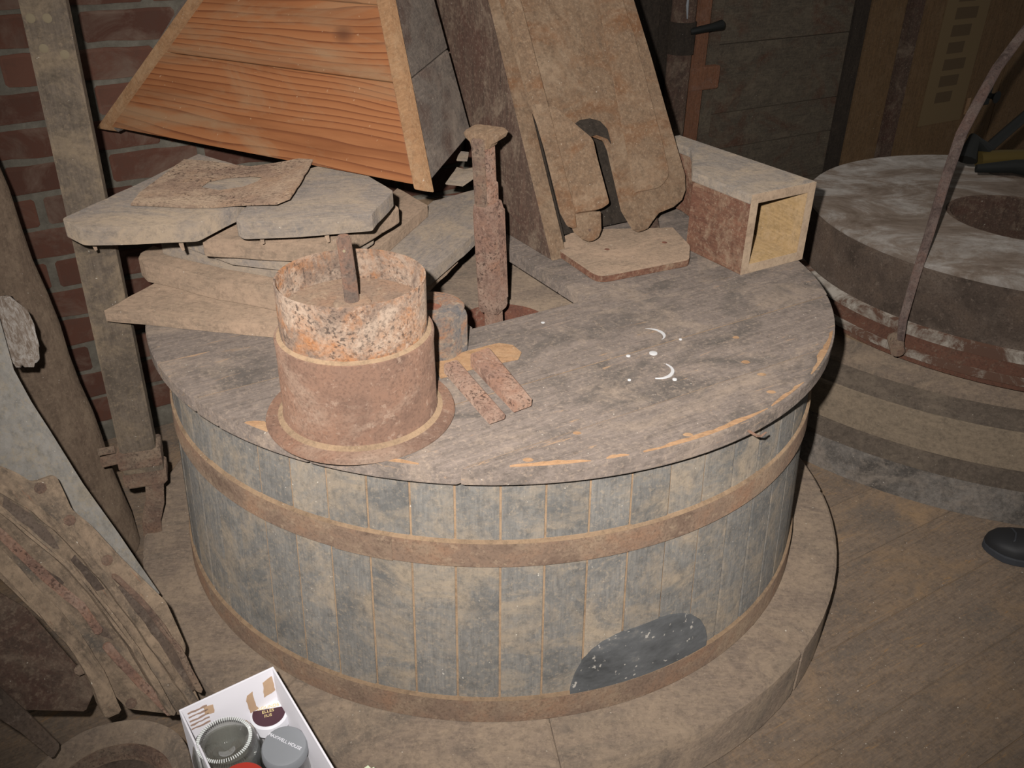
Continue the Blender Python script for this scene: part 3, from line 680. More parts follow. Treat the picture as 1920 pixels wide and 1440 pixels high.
SHP = rounded([(p[0], p[1]) for p in [(0.213, 0.085), (0.187, 0.023), (0.175, -0.14), (0.408, -0.159), (0.466, -0.095), (0.51, 0.017), (0.302, 0.116)]], [0.006, 0.01, 0.03, 0.012, 0.012, 0.004, 0.004])
foot = prism('spout_shelf', SHP, LT+0.0012, LT+0.0155, 'boxwood', None, BF, 0.003, seg=2)
prism('dusty_top', SHP, LT+0.0156, LT+0.0185, 'board2', foot, BF, 0.0012)
tag(foot, 'flat round-cornered wooden shelf on the lid below the leaning spout', 'shelf')
for x, y in [(0.284, -0.022), (0.426, -0.052)]:
    lathe('nail_scar', [(0, LT+0.016), (0, LT+0.0192), (0.006, LT+0.019), (0.008, LT+0.016)], 'redrust', foot, BF @ Matrix.Translation((x, y, 0)), seg=10)

# ------------------------------------------------------------------ square box spout, open towards the camera
bx = thing('box_spout', 'square hollow red-brown wooden box spout lying open-ended on the lid', 'box spout', B(0.56, -0.1, LT))
s0, s1, z0, z1, tf = 0.474, 0.664, LT+0.0005, 0.852, -0.250
W = 0.021
PLAN = [(s0, tf), (s1, tf), (s1, 0.20), (0.600, 0.20), (0.600, 0.085), (0.573, 0.048), (s0, -0.066)]
box('side_panel', s0, s0+W, tf, -0.070, z0, z1-W-0.0003, 'boxwood', bx, BF, 0.0025)
box('side_panel', s1-W, s1, tf, 0.20, z0, z1-W-0.0003, 'boxin', bx, BF, 0.0025)
prism('side_panel', [(s0+W+0.0003, -0.080), (0.577, 0.012), (0.575, 0.030), (s0+W+0.0003, -0.064)], z0+W, z1-W-0.0003, 'boxwood', bx, BF, 0.001)
prism('side_panel', [(0.5775, 0.013), (0.595, 0.013), (0.612, 0.09), (0.612, 0.199), (0.6005, 0.199), (0.6005, 0.094)], z0+W, z1-W-0.0003, 'boxwood', bx, BF, 0.001)
prism('bottom_panel', [(s0+W+0.0003, tf), (s1-W-0.0003, tf), (s1-W-0.0003, -0.085), (s0+W+0.0003, -0.085)], z0, z0+W, 'boxin', bx, BF, 0.002)
prism('top_panel', [(s0-0.002, tf), (s1+0.002, tf)] + PLAN[2:], z1-W, z1, 'boxtop', bx, BF, 0.0025)
for nm, (a, b, c, d) in (('end_edge', (s0, s0+W, z0, z1)), ('end_edge', (s1-W, s1, z0, z1)), ('end_edge', (s0+W, s1-W, z0, z0+W)), ('end_edge', (s0+W, s1-W, z1-W, z1))):
    box(nm, a, b, tf-0.003, tf-0.0002, c, d, 'endgrain', bx, BF, 0.001)

# ------------------------------------------------------------------ loose boards piled on the left
def loose(name, poly, z0, z1, mat, label, cat='board', gx=(1, 0, 0), bev=0.004, jit=0.0015, group='loose boards piled on the lid', tilt=None):
    c = Vector((sum(p[0] for p in poly)/len(poly), sum(p[1] for p in poly)/len(poly), z0))
    mw = fr(c, gx, z=(0, 0, 1))
    inv = mw.inverted(); loc = [inv @ Vector((p[0], p[1], z0)) for p in poly]
    if tilt: mw = mw @ Matrix.Rotation(tilt[0], 4, 'X') @ Matrix.Rotation(tilt[1], 4, 'Y')
    o = prism(name, [(p.x, p.y) for p in loc], 0, z1-z0, mat, None, mw, bev, None, jit, 0.03, 2)
    return tag(o, label, cat, group)
loose('loose_board', [(-0.7383, -0.2177), (-0.398, -0.2863), (-0.2978, -0.1609), (-0.4763, 0.0923), (-0.6619, -0.0246)], LT+0.0005, 0.696, 'board2', 'long flat board lying lowest in the pile, its end jutting left past the post', gx=(0.98, -0.2, 0), bev=0.002)
loose('curved_board', [(-0.7163, -0.0667), (-0.7201, -0.0434), (-0.7083, -0.0012), (-0.5567, -0.0961), (-0.4253, -0.1572), (-0.3937, -0.1463), (-0.3706, -0.2473), (-0.41, -0.2283), (-0.534, -0.1791), (-0.6571, -0.1111), (-0.696, -0.0948)], 0.7, 0.744, 'board2', 'thick curved rim segment with a raised left end in the board pile', gx=(0.9, -0.4, 0))
loose('curved_board', [(-0.6689, -0.0595), (-0.5205, -0.1379), (-0.4085, -0.1825), (-0.3406, -0.1685), (-0.356, -0.0188), (-0.39, 0.1127), (-0.6546, 0.1084)], 0.7455, 0.775, 'board', 'pale curved rim segment, second of the curved ones from below', gx=(0.9, -0.4, 0))
loose('curved_board', [(-0.6017, -0.1057), (-0.4925, -0.1888), (-0.3774, -0.2193), (-0.2921, -0.2025), (-0.2378, -0.0767), (-0.3264, 0.0928), (-0.608, 0.1239)], 0.7765, 0.806, 'board', 'pale curved rim segment under the topmost flat-fronted one', gx=(0.9, -0.3, 0))
loose('curved_board', [(-0.5281, -0.2235), (-0.4065, -0.2433), (-0.3077, -0.2526), (-0.2721, -0.2174), (-0.1887, -0.0398), (-0.2552, 0.0914), (-0.5693, 0.0853)], 0.8075, 0.842, 'board2', 'flat-fronted dusty segment on top of the curved ones', gx=(1, 0, 0))
tlp = rounded([(-0.7341, -0.2971), (-0.6831, -0.3434), (-0.598, -0.337), (-0.5001, -0.3227), (-0.4595, -0.2197), (-0.4219, -0.0452), (-0.6198, 0.1101), (-0.6746, -0.1051)], [0.012, 0.012, 0, 0.01, 0.004, 0.004, 0.004, 0.02])
def lidseg(poly, z0, z1, label, pegs, gx):
    o = loose('lid_segment', poly, z0, z1, 'board', label, 'board', gx, 0.011)
    for x, y, h in pegs:
        tube('peg', [(x, y, z0+0.002), (x+0.001, y-0.001, z0-h*0.6), (x+0.003, y-0.001, z0-h)], [0.0042, 0.004, 0.0025], 'board2', o, seg=8)
    return o
lidseg(tlp, 0.874, 0.905, 'upper left bullnosed lid segment with pegs under it, jutting out past the post', [(*p, h) for p, h in zip([(-0.6954, -0.2849), (-0.5411, -0.2932)], (0.03, 0.026))], (0.95, -0.25, 0))
trp = rounded([(-0.441, -0.2926), (-0.4265, -0.3111), (-0.3319, -0.299), (-0.2124, -0.2671), (-0.1878, -0.1316), (-0.3144, 0.0692), (-0.4219, -0.0452), (-0.4413, -0.2511)], [0.006, 0.008, 0, 0.006, 0.004, 0.004, 0.004, 0])
lidseg(trp, 0.874, 0.905, 'upper right bullnosed lid segment with pegs, under the front edge of the hopper', [(*p, 0.022) for p in [(-0.4075, -0.2703), (-0.2948, -0.2607)]], (0.97, 0.2, 0))
# planks slanting away to the right of the pile
AX = (0.32, 0.95, 0)
loose('slanting_plank', [(-0.2929, -0.1589), (-0.248, -0.0896), (-0.1516, 0.2282), (-0.2338, 0.3553), (-0.2827, 0.1738), (-0.3165, -0.0013)], 0.7275, 0.757, 'board2', 'slanting plank with a thick tan edge next to the pile of curved segments', gx=AX, bev=0.002)
loose('slanting_plank', [(-0.2652, -0.2276), (-0.1276, -0.0922), (-0.0526, 0.0959), (-0.0265, 0.1678), (-0.0232, 0.4654), (-0.1477, 0.3518), (-0.2528, 0.0049)], 0.695, 0.7265, 'board', 'wide slanting plank ending in a tan edge beside the stepped pot', gx=AX, bev=0.002)
loose('slanting_plank', [(-0.2465, -0.155), (-0.1445, -0.1155), (-0.0785, 0.0779), (-0.0565, 0.2404), (-0.1383, 0.353), (-0.2427, 0.1014)], LT+0.0005, 0.6945, 'board2', 'short thin plank underneath the wide slanting one', gx=AX, bev=0.002)
def sheetmesh(name, outline_fn, nu, nv, th, mat, parent=None, mw=None):
    bm = bmesh.new(); top = [[bm.verts.new(outline_fn(i/nu, j/nv)) for j in range(nv+1)] for i in range(nu+1)]
    fs = [bm.faces.new((top[i][j], top[i+1][j], top[i+1][j+1], top[i][j+1])) for i in range(nu) for j in range(nv)]
    bmesh.ops.recalc_face_normals(bm, faces=bm.faces[:]); bm.normal_update()
    bmesh.ops.solidify(bm, geom=bm.faces[:], thickness=th)
    o = finish(name, bm, mat, parent, mw); shade(o, 40); return o
# rusty leather plate with a hole, draped on the two lid segments
LP = [(-0.6341, -0.2436), (-0.641, -0.178), (-0.6264, 0.0369), (-0.5647, 0.0268), (-0.4822, -0.0052), (-0.3586, 0.024), (-0.3557, -0.118), (-0.356, -0.2417), (-0.3738, -0.2677), (-0.4427, -0.249), (-0.5348, -0.2505)]
HP = [(-0.545, -0.1381), (-0.5404, -0.0984), (-0.5116, -0.0739), (-0.4669, -0.0695), (-0.4394, -0.0827), (-0.4418, -0.1165), (-0.4641, -0.143), (-0.5046, -0.1566)]
bm = prism_bm(subdiv(LP, 0.02, 0.001), 0, 0.003, 0, HP)
c0 = Vector((-0.47, -0.16))
bmesh.ops.triangulate(bm, faces=bm.faces[:])
for v in bm.verts:
    dx = v.co.x + 0.47; dy = v.co.y + 0.16
    v.co.z += 0.9065 + 0.004 + 0.010*math.sin(dx*16)*max(0, min(1, 0.5+dx*4)) + max(0, dx-0.05)*0.05
lea = finish('leather_plate', bm, 'leather'); tag(lea, 'stiff rust-brown leather plate with a round hole on top of the lid segments', 'leather plate')
for (nm, pts, z, lab) in (('leather_scrap', [(-0.1088, 0.2125), (-0.088, 0.3391), (-0.0671, 0.3219), (-0.0365, 0.3052), (-0.045, 0.2298), (-0.0684, 0.1975)], 0.81, 'larger curled grey leather scrap poking out beside the hopper'),
                          ('leather_scrap', [(-0.0859, 0.2967), (-0.0783, 0.3701), (-0.0588, 0.3612), (-0.0609, 0.2929)], 0.84, 'smaller pale leather scrap poking out beside the hopper')):
    bm = prism_bm(subdiv(pts, 0.03, 0.002), z, z+0.004, 0.001)
    for v in bm.verts: v.co.z += max(0, v.co.x+0.06)*0.5
    o = finish(nm, bm, 'board'); tag(o, lab, 'leather scrap', 'leather scraps by the hopper')

# ------------------------------------------------------------------ hopper, upside down on the pile
HA, HB, HC = Vector((-0.8896, 0.300, 0.907)), Vector((-0.1243, -0.1436, 0.907)), Vector((-0.0483, 0.2574, 0.907))
TA, TB, TC = Vector((-0.553, 0.243, 1.257)), Vector((-0.203, 0.040, 1.257)), Vector((-0.187, 0.338, 1.257))
e1 = (HB-HA).normalized()
HD = HA + (HC-HB)*0.45; TD = TA + (TC-TB)*0.9
hop = thing('wooden_hopper', 'orange pine grain hopper turned upside down on the board pile', 'hopper', ((HA+HC)/2))
def face_boards(a, b, at, bt, bands, mat, name, th=0.03, over=0.0):
    """boards of one sloping face between bottom edge a-b and top edge at-bt"""
    nrm = (b-a).cross(at-a).normalized()
    for f0, f1 in bands:
        p = [a.lerp(at, f0), b.lerp(bt, f0), b.lerp(bt, f1), a.lerp(at, f1)]
        mw = fr(p[0], (p[1]-p[0]), z=nrm); inv = mw.inverted()
        g = 0.0012
        loc = [inv @ q for q in p]; loc = [Vector((l.x, l.y + (g if i < 2 else -g), 0)) for i, l in enumerate(loc)]
        zj = random.uniform(-0.0015, 0.0015)
        hexa(name, [Vector((l.x, l.y, -th)) for l in loc] + [Vector((l.x, l.y, zj)) for l in loc], mat, hop, mw, 0.002)
    return nrm
ends = 0.029
eb, et = (HB-HA).normalized(), (TB-TA).normalized()
FB, FT = HB - eb*ends, TB - et*ends
face_boards(HA + eb*0.005, FB, TA + et*0.005, FT, [(0.02, 0.50), (0.50, 0.86), (0.86, 1.0)], 'pine', 'front_board')
def strip(name, a, b, at, bt, nrm, z0, z1, mat):
    mw = fr(a, (at-a), z=nrm); inv = mw.inverted(); loc = [inv @ q for q in (a, b, bt, at)]
    return hexa(name, [Vector((l.x, l.y, z0)) for l in loc] + [Vector((l.x, l.y, z1)) for l in loc], mat, hop, mw, 0.002)
nf = (HB-HA).cross(TA-HA).normalized()
strip('corner_strip', HA - eb*0.012, HA + eb*0.020, TA - et*0.012, TA + et*0.020, nf, -0.03, 0.010, 'pineend')
strip('end_grain_edge', FB + eb*0.001, HB, FT + et*0.001, TB, nf, -0.028, 0.0015, 'pineend')
ec = (HC-HB).normalized()
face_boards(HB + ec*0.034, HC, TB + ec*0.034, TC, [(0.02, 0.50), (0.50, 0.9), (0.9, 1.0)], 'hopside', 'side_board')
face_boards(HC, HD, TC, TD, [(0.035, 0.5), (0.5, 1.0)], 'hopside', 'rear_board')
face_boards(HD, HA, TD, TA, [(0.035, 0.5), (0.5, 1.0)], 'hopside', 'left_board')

# ------------------------------------------------------------------ post with its iron, on the left
post = thing('jack_post', 'tall grey wooden post with an iron strap, left of the tub', 'post', (-0.775, -0.15, 0.0))
p0, p1 = Vector((-0.768, -0.150, 0.30)), Vector((-0.742, -0.135, 1.62))
axp = (p1-p0).normalized(); MPo = fr(p0, Vector((0.95, 0.3, 0)), z=axp)
Lp = (p1-p0).length
hexa('shaft', [(-0.036, -0.030, 0), (0.036, -0.030, 0), (0.036, 0.030, 0), (-0.036, 0.030, 0), (-0.035, -0.029, Lp), (0.035, -0.029, Lp), (0.035, 0.029, Lp), (-0.035, 0.029, Lp)], 'post', post, MPo, 0.007)
for x, z_ in ((-0.022, 0.905), (0.003, 0.905), (-0.012, 0.858), (0.018, 0.848)):
    lathe('nail_scar', [(0, 0), (0, 0.0012), (0.006, 0.001), (0.0075, 0)], 'lichen', post, MPo @ Matrix.Translation((x, -0.030, z_)) @ Matrix.Rotation(PI/2, 4, 'X'), seg=12)
box('iron_strap', -0.043, 0.045, -0.038, 0.036, 0.005, 0.045, 'iron', post, MPo, 0.004)
box('iron_strap', -0.040, 0.048, -0.040, 0.036, -0.045, -0.008, 'iron', post, MPo, 0.008)
box('wood_block', -0.036, 0.044, -0.034, 0.034, -0.010, 0.006, 'post', post, MPo, 0.003)
tube('strap_bolt', [MPo @ Vector(q) for q in ((-0.04, -0.015, 0.026), (-0.075, -0.015, 0.022))], 0.012, 'iron', post)
tube('strap_bolt', [MPo @ Vector(q) for q in ((-0.045, -0.012, 0.048), (-0.078, -0.012, 0.046))], 0.008, 'iron', post)
pts = [MPo @ Vector(q) for q in ((0.020, -0.026, -0.04), (0.014, -0.026, -0.09), (-0.002, -0.024, -0.14), (-0.006, -0.022, -0.19), (0.004, -0.035, -0.25))] + [Vector((-0.785, -0.235, 0.0))]
tube('iron_tang', pts, [0.020, 0.020, 0.021, 0.022, 0.022, 0.022], 'iron', post, seg=10, flat=0.4)

# ------------------------------------------------------------------ round timber, hide, cast frame at lower left
tb = thing('round_timber', 'thick brown dusty round timber leaning against the brick wall at left', 'timber', (-0.925, -0.12, 0))
q0, q1 = Vector((-0.965, -0.100, 0.0)), (-1.0227, -0.121, 0.8203)
n_ = 14; ptsT = [q0.lerp(Vector(q1), i/n_*1.25) for i in range(n_+1)]
tube('trunk_shaft', ptsT, [0.112 - 0.0006*i + 0.003*math.sin(i*1.7) for i in range(n_+1)], 'bark', tb, seg=32)
spot = Vector((-0.801, -0.4067, 0.7454))
bm = bmesh.new(); bmesh.ops.create_icosphere(bm, subdivisions=3, radius=1.0)
for v in bm.verts: v.co *= 1 + 0.25*noise.noise(v.co*4)
o = finish('crumbled_plaster', bm, 'stone', tb, fr(spot, (Vector(q1)-q0), z=(CAM-spot)) @ Matrix.Diagonal((0.062, 0.030, 0.005, 1))); shade(o, 60)
RE = [(-0.8199, -0.4131, 0.8833), (-0.797, -0.4465, 0.7865), (-0.7863, -0.468, 0.7098), (-0.7679, -0.4775, 0.6542), (-0.7478, -0.4845, 0.6029), (-0.7098, -0.4987, 0.5001), (-0.6649, -0.5121, 0.3988), (-0.6431, -0.5104, 0.3227), (-0.6212, -0.5077, 0.2484)]
LE = [(-0.9615, -0.4812, 0.8394), (-0.942, -0.5135, 0.7443), (-0.9301, -0.5344, 0.6686), (-0.9174, -0.5435, 0.6134), (-0.8953, -0.5579, 0.5495), (-0.8662, -0.5709, 0.4482), (-0.8264, -0.5716, 0.3289), (-0.7711, -0.5809, 0.2351), (-0.7119, -0.5825, 0.155)]
def hide(a, b):
    f = a*(len(RE)-1); i = min(int(f), len(RE)-2); f -= i
    p = Vector(LE[i]).lerp(Vector(LE[i+1]), f); q = Vector(RE[i]).lerp(Vector(RE[i+1]), f)
    bul = math.sin(PI*b)*0.05
    return p.lerp(q, b) + (CAM-p).normalized()*bul + Vector((0, 0, 0.004*math.sin(b*9+a*5)))
hs = sheetmesh('hide_sheet', hide, 24, 12, 0.008, 'sheet'); tag(hs, 'pale grey stiff curved hide sheet leaning against the round timber', 'hide sheet')

fo = Vector((-0.7462, -0.6418, 0.6307)); fx = (Vector((-0.5064, -0.6986, 0.1629)) - fo).normalized(); fy_ = (fo - Vector((-0.7458, -0.8195, 0.323))).normalized()
MFr = fr(fo, fx, fy_); 
frame = thing('cast_frame', 'dusty rusted cast-iron ribbed frame leaning at the lower left corner', 'machine frame', ((-0.568, -0.7111, 0.1786)))
prism('base_plate', rounded([(-0.0453, -0.019), (0.0166, 0.0144), (0.0447, 0.0233), (0.0546, 0.0555), (0.0869, 0.0488), (0.114, 0.0421), (0.1538, 0.0497), (0.2196, 0.0532), (0.2783, 0.0591), (0.3362, 0.0652), (0.4228, 0.0461), (0.4443, 0.0256), (0.5248, 0.0062), (0.5423, -0.006), (0.4385, -0.0813), (0.2509, -0.086), (0.0716, -0.1005)], 0.008), -0.02, 0.0, 'frame', frame, MFr, 0.003, jit=0.001)
for nm, P_, za, zb, mt in (('rib', [(-0.023, -0.0379), (0.0259, -0.0215), (0.0763, -0.0048), (0.1407, 0.0041), (0.2307, 0.0076), (0.3281, 0.0043), (0.4558, -0.0059), (0.5214, -0.0098), (0.5234, 0.0032), (0.4577, 0.0071), (0.3292, 0.017), (0.2302, 0.02), (0.1387, 0.0161), (0.072, 0.0067), (0.0204, -0.0107), (-0.0286, -0.0273)], 0.0, 0.030, 'frame'),
                           ('rib', [(-0.0013, -0.0525), (0.0512, -0.0388), (0.1126, -0.0293), (0.1764, -0.0194), (0.2567, -0.0188), (0.3478, -0.0232), (0.4828, -0.0425), (0.4853, -0.0331), (0.3492, -0.0138), (0.2566, -0.0096), (0.1749, -0.0104), (0.1101, -0.0207), (0.0481, -0.0304), (-0.005, -0.0445)], 0.0, 0.045, 'frame'),
                           ('rust_crust', [(0.0216, -0.0705), (0.0811, -0.0617), (0.1369, -0.0572), (0.1943, -0.0519), (0.2478, -0.0431), (0.3013, -0.0476), (0.3024, -0.034), (0.2464, -0.0297), (0.1911, -0.0388), (0.1341, -0.0443), (0.0778, -0.0491), (0.0177, -0.0582)], 0.0, 0.014, 'damsel'),
                           ('rust_crust', [(0.3219, -0.0518), (0.3647, -0.0518), (0.4169, -0.0502), (0.4931, -0.0445), (0.4919, -0.0302), (0.4157, -0.0363), (0.3644, -0.038), (0.3217, -0.0381)], 0.0, 0.018, 'damsel'),
                           ('lower_flange', [(0.0442, -0.0911), (0.1142, -0.0897), (0.187, -0.0883), (0.2743, -0.086), (0.3406, -0.0941), (0.4133, -0.1134), (0.4226, -0.0907), (0.3467, -0.071), (0.2743, -0.0625), (0.1843, -0.0654), (0.111, -0.0673), (0.0405, -0.0691)], 0.0, 0.032, 'frame'),
                           ('corner_bar', [(0.2614, 0.0164), (0.318, 0.017), (0.3989, 0.0123), (0.4817, -0.0025), (0.4868, 0.0135), (0.4021, 0.0284), (0.3186, 0.033), (0.2608, 0.0321)], 0.0, 0.022, 'stoneband'),
                           ('rib', [(0.2375, 0.0232), (0.3062, 0.0297), (0.3988, 0.0278), (0.491, 0.0114), (0.4937, 0.0195), (0.4002, 0.0359), (0.3059, 0.0376), (0.2363, 0.031)], 0.0, 0.034, 'iron')):
    prism(nm, P_, za, zb, mt, frame, MFr, 0.004, jit=0.0012, step=0.02)
for P_ in ([(0.0354, -0.0178), (0.0799, -0.0075), (0.1331, -0.0038), (0.1542, -0.0075), (0.1414, -0.017), (0.0882, -0.0267), (0.0482, -0.0301)], [(0.1756, 0.0039), (0.2264, 0.007), (0.2507, 0.0056), (0.2447, -0.0058), (0.2018, -0.0048), (0.1784, -0.0056)], [(0.1069, -0.0485), (0.1574, -0.0436), (0.2012, -0.0327), (0.2025, -0.041), (0.1553, -0.0555), (0.1141, -0.0588)], [(0.2757, -0.0372), (0.3056, -0.0287), (0.3282, -0.0326), (0.3097, -0.0414)]):
    prism('painted_groove_shade', P_, 0.0005, 0.002, 'stoneband', frame, MFr, 0, jit=0.002, step=0.01)  # thin raised plates painted dark for the shade in the grooves
for x, y in [(0.0575, 0.0261), (0.1254, 0.0295), (0.2148, 0.0347), (0.3308, -0.0948), (0.4331, -0.0724)]:
    lathe('bolt_head', [(0, 0), (0, 0.007), (0.006, 0.006), (0.009, 0.003), (0.009, 0.0)], 'iron', frame, MFr @ Matrix.Translation((x, y, 0.0005)), seg=8)
prism('lower_panel', [(0.104, -0.1231), (0.2094, -0.0933), (0.3861, -0.0947), (0.4056, -0.1277), (0.2729, -0.2409)], -0.045, -0.03, 'trunk', frame, MFr, 0.003)
prism('lower_rail', [(0.2243, -0.2069), (0.2716, -0.1894), (0.3412, -0.1852), (0.4107, -0.1834), (0.4189, -0.203), (0.3501, -0.2092), (0.2534, -0.2273)], -0.03, 0.0, 'stoneband', frame, MFr, 0.004)

bowl = thing('wooden_bowl', 'shallow dusty round wooden bowl at the bottom left beside the white carton', 'bowl', (*(-0.6365, -0.8018), 0.0))
MB_ = Matrix.Translation((*(-0.6123, -0.8475), 0.0))
lathe('rim', [(0.100, 0.02), (0.118, 0.0), (0.128, 0.06), (0.131, 0.15), (0.128, 0.163), (0.119, 0.165), (0.110, 0.155), (0.108, 0.145), (0.098, 0.14), (0.100, 0.02)], 'curb', bowl, MB_, seg=56, wob=0.02)
lathe('inner_ledge', [(0.080, 0.06), (0.099, 0.06), (0.099, 0.140), (0.090, 0.146), (0.083, 0.138), (0.080, 0.06)], 'iron', bowl, MB_, seg=48)
lathe('bottom', [(0.0, 0.05), (0.0, 0.115), (0.06, 0.118), (0.081, 0.122), (0.081, 0.05), (0.0, 0.05)], 'stoneband', bowl, MB_, seg=40)

# ------------------------------------------------------------------ white carton of jars
ZC = 0.30
c1, c2, c3 = [Vector(p) for p in [(-0.3573, -0.7279), (-0.4834, -0.8134), (-0.2395, -0.9194)]]
cx_ = (c2-c1); cw = cx_.length; cxn = cx_.normalized(); cyn = Vector((-cxn.y, cxn.x)); 
if cyn.dot(c3-c1) < 0: cyn = -cyn
MC = fr((c1.x, c1.y, 0.0), (cxn.x, cxn.y, 0), z=(0, 0, 1))
flip = 1 if MC.col[1].xy.dot(cyn) > 0 else -1
CD = 0.24
carton = thing('white_carton', 'open white cardboard carton holding jars, in front of the curb', 'carton', (c1.x, c1.y, 0))
def cbox(name, x0, x1, y0, y1, za, zb, mat, bev=0.0006, parent=None):
    ya, yb = sorted((flip*y0, flip*y1)); return box(name, x0, x1, ya, yb, za, zb, mat, parent or carton, MC, bev)
TH = 0.003
wb = cbox('back_wall', 0, cw, 0, TH, 0.0, ZC, 'card'); cbox('right_wall', 0, TH, TH, CD, 0.0, ZC, 'card')
cbox('left_wall', cw-TH, cw, TH, 0.075, 0.0, ZC, 'card'); cbox('left_wall', cw-TH-0.004, cw-0.004, 0.076, CD, 0.0, ZC-0.004, 'card')
cbox('front_wall', TH, cw-TH, CD-TH, CD, 0, ZC, 'card'); cbox('carton_floor', TH, cw-TH, TH, CD-TH, 0.0, 0.004, 'torn')
def cpoly(name, pts, mat):  # patch on the inside of the back wall: (x, z)
    mw = MC @ Matrix.Translation((0, flip*(TH+0.0002), 0)) @ Matrix.Rotation(PI/2, 4, 'X')
    return prism(name, subdiv(pts, 0.006, 0.0012), -0.0006 if flip > 0 else 0, 0.0 if flip > 0 else 0.0006, mat, wb, mw, 0)
cpoly('torn_patch', [(0.006, ZC-0.016), (0.022, ZC-0.022), (0.024, ZC-0.055), (0.004, ZC-0.05)], 'torn')
cpoly('torn_patch', [(0.040, ZC-0.030), (0.050, ZC-0.034), (0.053, ZC-0.045), (0.050, ZC-0.075), (0.036, ZC-0.078), (0.040, ZC-0.05)], 'torn')
cpoly('torn_patch', [(0.103, ZC-0.018), (0.118, ZC-0.014), (0.118, ZC-0.03), (0.104, ZC-0.036)], 'torn')
for i in range(5):
    cpoly('printed_line', [(0.112, ZC-0.012-i*0.009), (0.142, ZC-0.012-i*0.009), (0.142, ZC-0.015-i*0.009), (0.112, ZC-0.015-i*0.009)], 'print')
def cpt(x, y): return MC @ Vector((x, flip*y, 0))
# big glass jar, upside down
jx, jy = (-0.4052, -0.8555)
jar = thing('glass_jar', 'large clear glass jar upside down in the white carton', 'jar', (jx, jy, 0.0045))
MJ = Matrix.Translation((jx, jy, 0))
lathe('jar_body', [(0.0, 0.262), (0.012, 0.270), (0.030, 0.274), (0.036, 0.283), (0.041, 0.284), (0.046, 0.278), (0.0495, 0.262), (0.0495, 0.10), (0.044, 0.08), (0.040, 0.072), (0.040, 0.03), (0.037, 0.03), (0.037, 0.074), (0.041, 0.083), (0.0465, 0.10), (0.0465, 0.260), (0.0, 0.258)], 'glass', jar, MJ, seg=72)
lathe('jar_cap', [(0.0, 0.005), (0.042, 0.005), (0.042, 0.032), (0.0405, 0.034), (0.0, 0.029)], 'plastic', jar, MJ, seg=40)
bm = bmesh.new()
for i in range(72):
    a = 2*PI*i/72
    mat_ = Matrix.Translation((0.0385*math.cos(a), 0.0385*math.sin(a), 0.2845)) @ Matrix.Rotation(a, 4, 'Z')
    bmesh.ops.create_cube(bm, size=1.0, matrix=mat_ @ Matrix.Diagonal((0.005, 0.0012, 0.002, 1)))
o = finish('knurled_glint_ring', bm, 'knurl', jar, MJ); o['kind'] = 'stuff'  # white studs paint the flash sparkle refracted by the jar base
# jar with grey lid
kx, ky = (-0.3263, -0.8309)
kj = thing('coffee_jar', 'dark jar with an embossed grey plastic lid in the white carton', 'jar', (kx, ky, 0.0045))
MK = Matrix.Translation((kx, ky, 0)) @ Matrix.Translation((0, 0, 0.13)) @ Matrix.Rotation(math.radians(8), 4, Vector((1, 0.4, 0))) @ Matrix.Translation((0, 0, -0.13))
lathe('jar_body', [(0.0, 0.02), (0.034, 0.02), (0.036, 0.03), (0.036, 0.20), (0.030, 0.225), (0.030, 0.244), (0.028, 0.244), (0.028, 0.224), (0.033, 0.198), (0.033, 0.025), (0.0, 0.024)], 'glass', kj, MK, seg=48)
lathe('coffee_remains', [(0.0, 0.0265), (0.031, 0.0265), (0.031, 0.10), (0.0, 0.105)], 'darkwood', kj, MK, seg=32)
kl = lathe('lid', [(0.0, 0.262), (0.028, 0.262), (0.0325, 0.2605), (0.0345, 0.257), (0.0350, 0.242), (0.0315, 0.242), (0.0315, 0.256), (0.0, 0.257)], 'plastic', kj, MK, seg=48)
lettering('embossed_lettering', 'MAXWELL HOUSE', 0.0072, MK @ Matrix.Translation((0, 0.006, 0.2622)) @ Matrix.Rotation(math.radians(-24), 4, 'Z'), 'white', kl)
# small jar with plum label on its cap
hx, hy = (-0.3665, -0.7602)
sj = thing('small_jar', 'small jar with a white cap and plum label, rearmost in the carton', 'jar', (hx, hy, 0.0045))
MS = Matrix.Translation((hx, hy, 0))
lathe('jar_body', [(0.0, 0.006), (0.026, 0.006), (0.028, 0.02), (0.028, 0.19), (0.026, 0.205), (0.0, 0.205)], 'glass', sj, MS, seg=40)
scap = lathe('cap', [(0.0, 0.226), (0.027, 0.226), (0.0300, 0.223), (0.0305, 0.204), (0.0285, 0.204), (0.0285, 0.22), (0.0, 0.22)], 'white', sj, MS, seg=48)
prism('cap_label', [(0.0262*math.cos(a), 0.0262*math.sin(a)) for a in [math.radians(d) for d in range(-200, 21, 10)]], 0.2262, 0.2267, 'purple', sj, MS @ Matrix.Rotation(math.radians(12), 4, 'Z'), 0)
for i, tx in enumerate(('GOUNDS', 'ELLES', 'IIUS')):
    lettering('label_lettering', tx, 0.0085 - 0.0005*i, MS @ Matrix.Translation((-0.004+0.002*i, 0.012-0.0085*i, 0.2270)) @ Matrix.Rotation(math.radians(18), 4, 'Z'), 'gold', scap, 0.0003)
rx, ry = (-0.357, -0.9401)
rc = thing('screw_top', 'loose red plastic lid lying on the jars at the near edge of the carton', 'lid', (rx, ry, 0.2875))
lathe('cap', [(0.0, 0.0), (0.032, 0.0), (0.035, 0.002), (0.035, 0.010), (0.033, 0.0125), (0.0, 0.0125), (0.0, 0.0)], 'red', rc, Matrix.Translation((rx, ry, 0.2875)), seg=48)
gx_, gy_ = (-0.206, -0.7905)
gp = prism('paper_scrap', [(-0.012, -0.03), (0.014, -0.03), (0.009, 0.001), (0.004, -0.002), (-0.002, 0.004), (-0.010, -0.003)], 0.1275, 0.1295, 'greenwhite', None, Matrix.Translation((gx_, gy_, 0)), 0.0005)
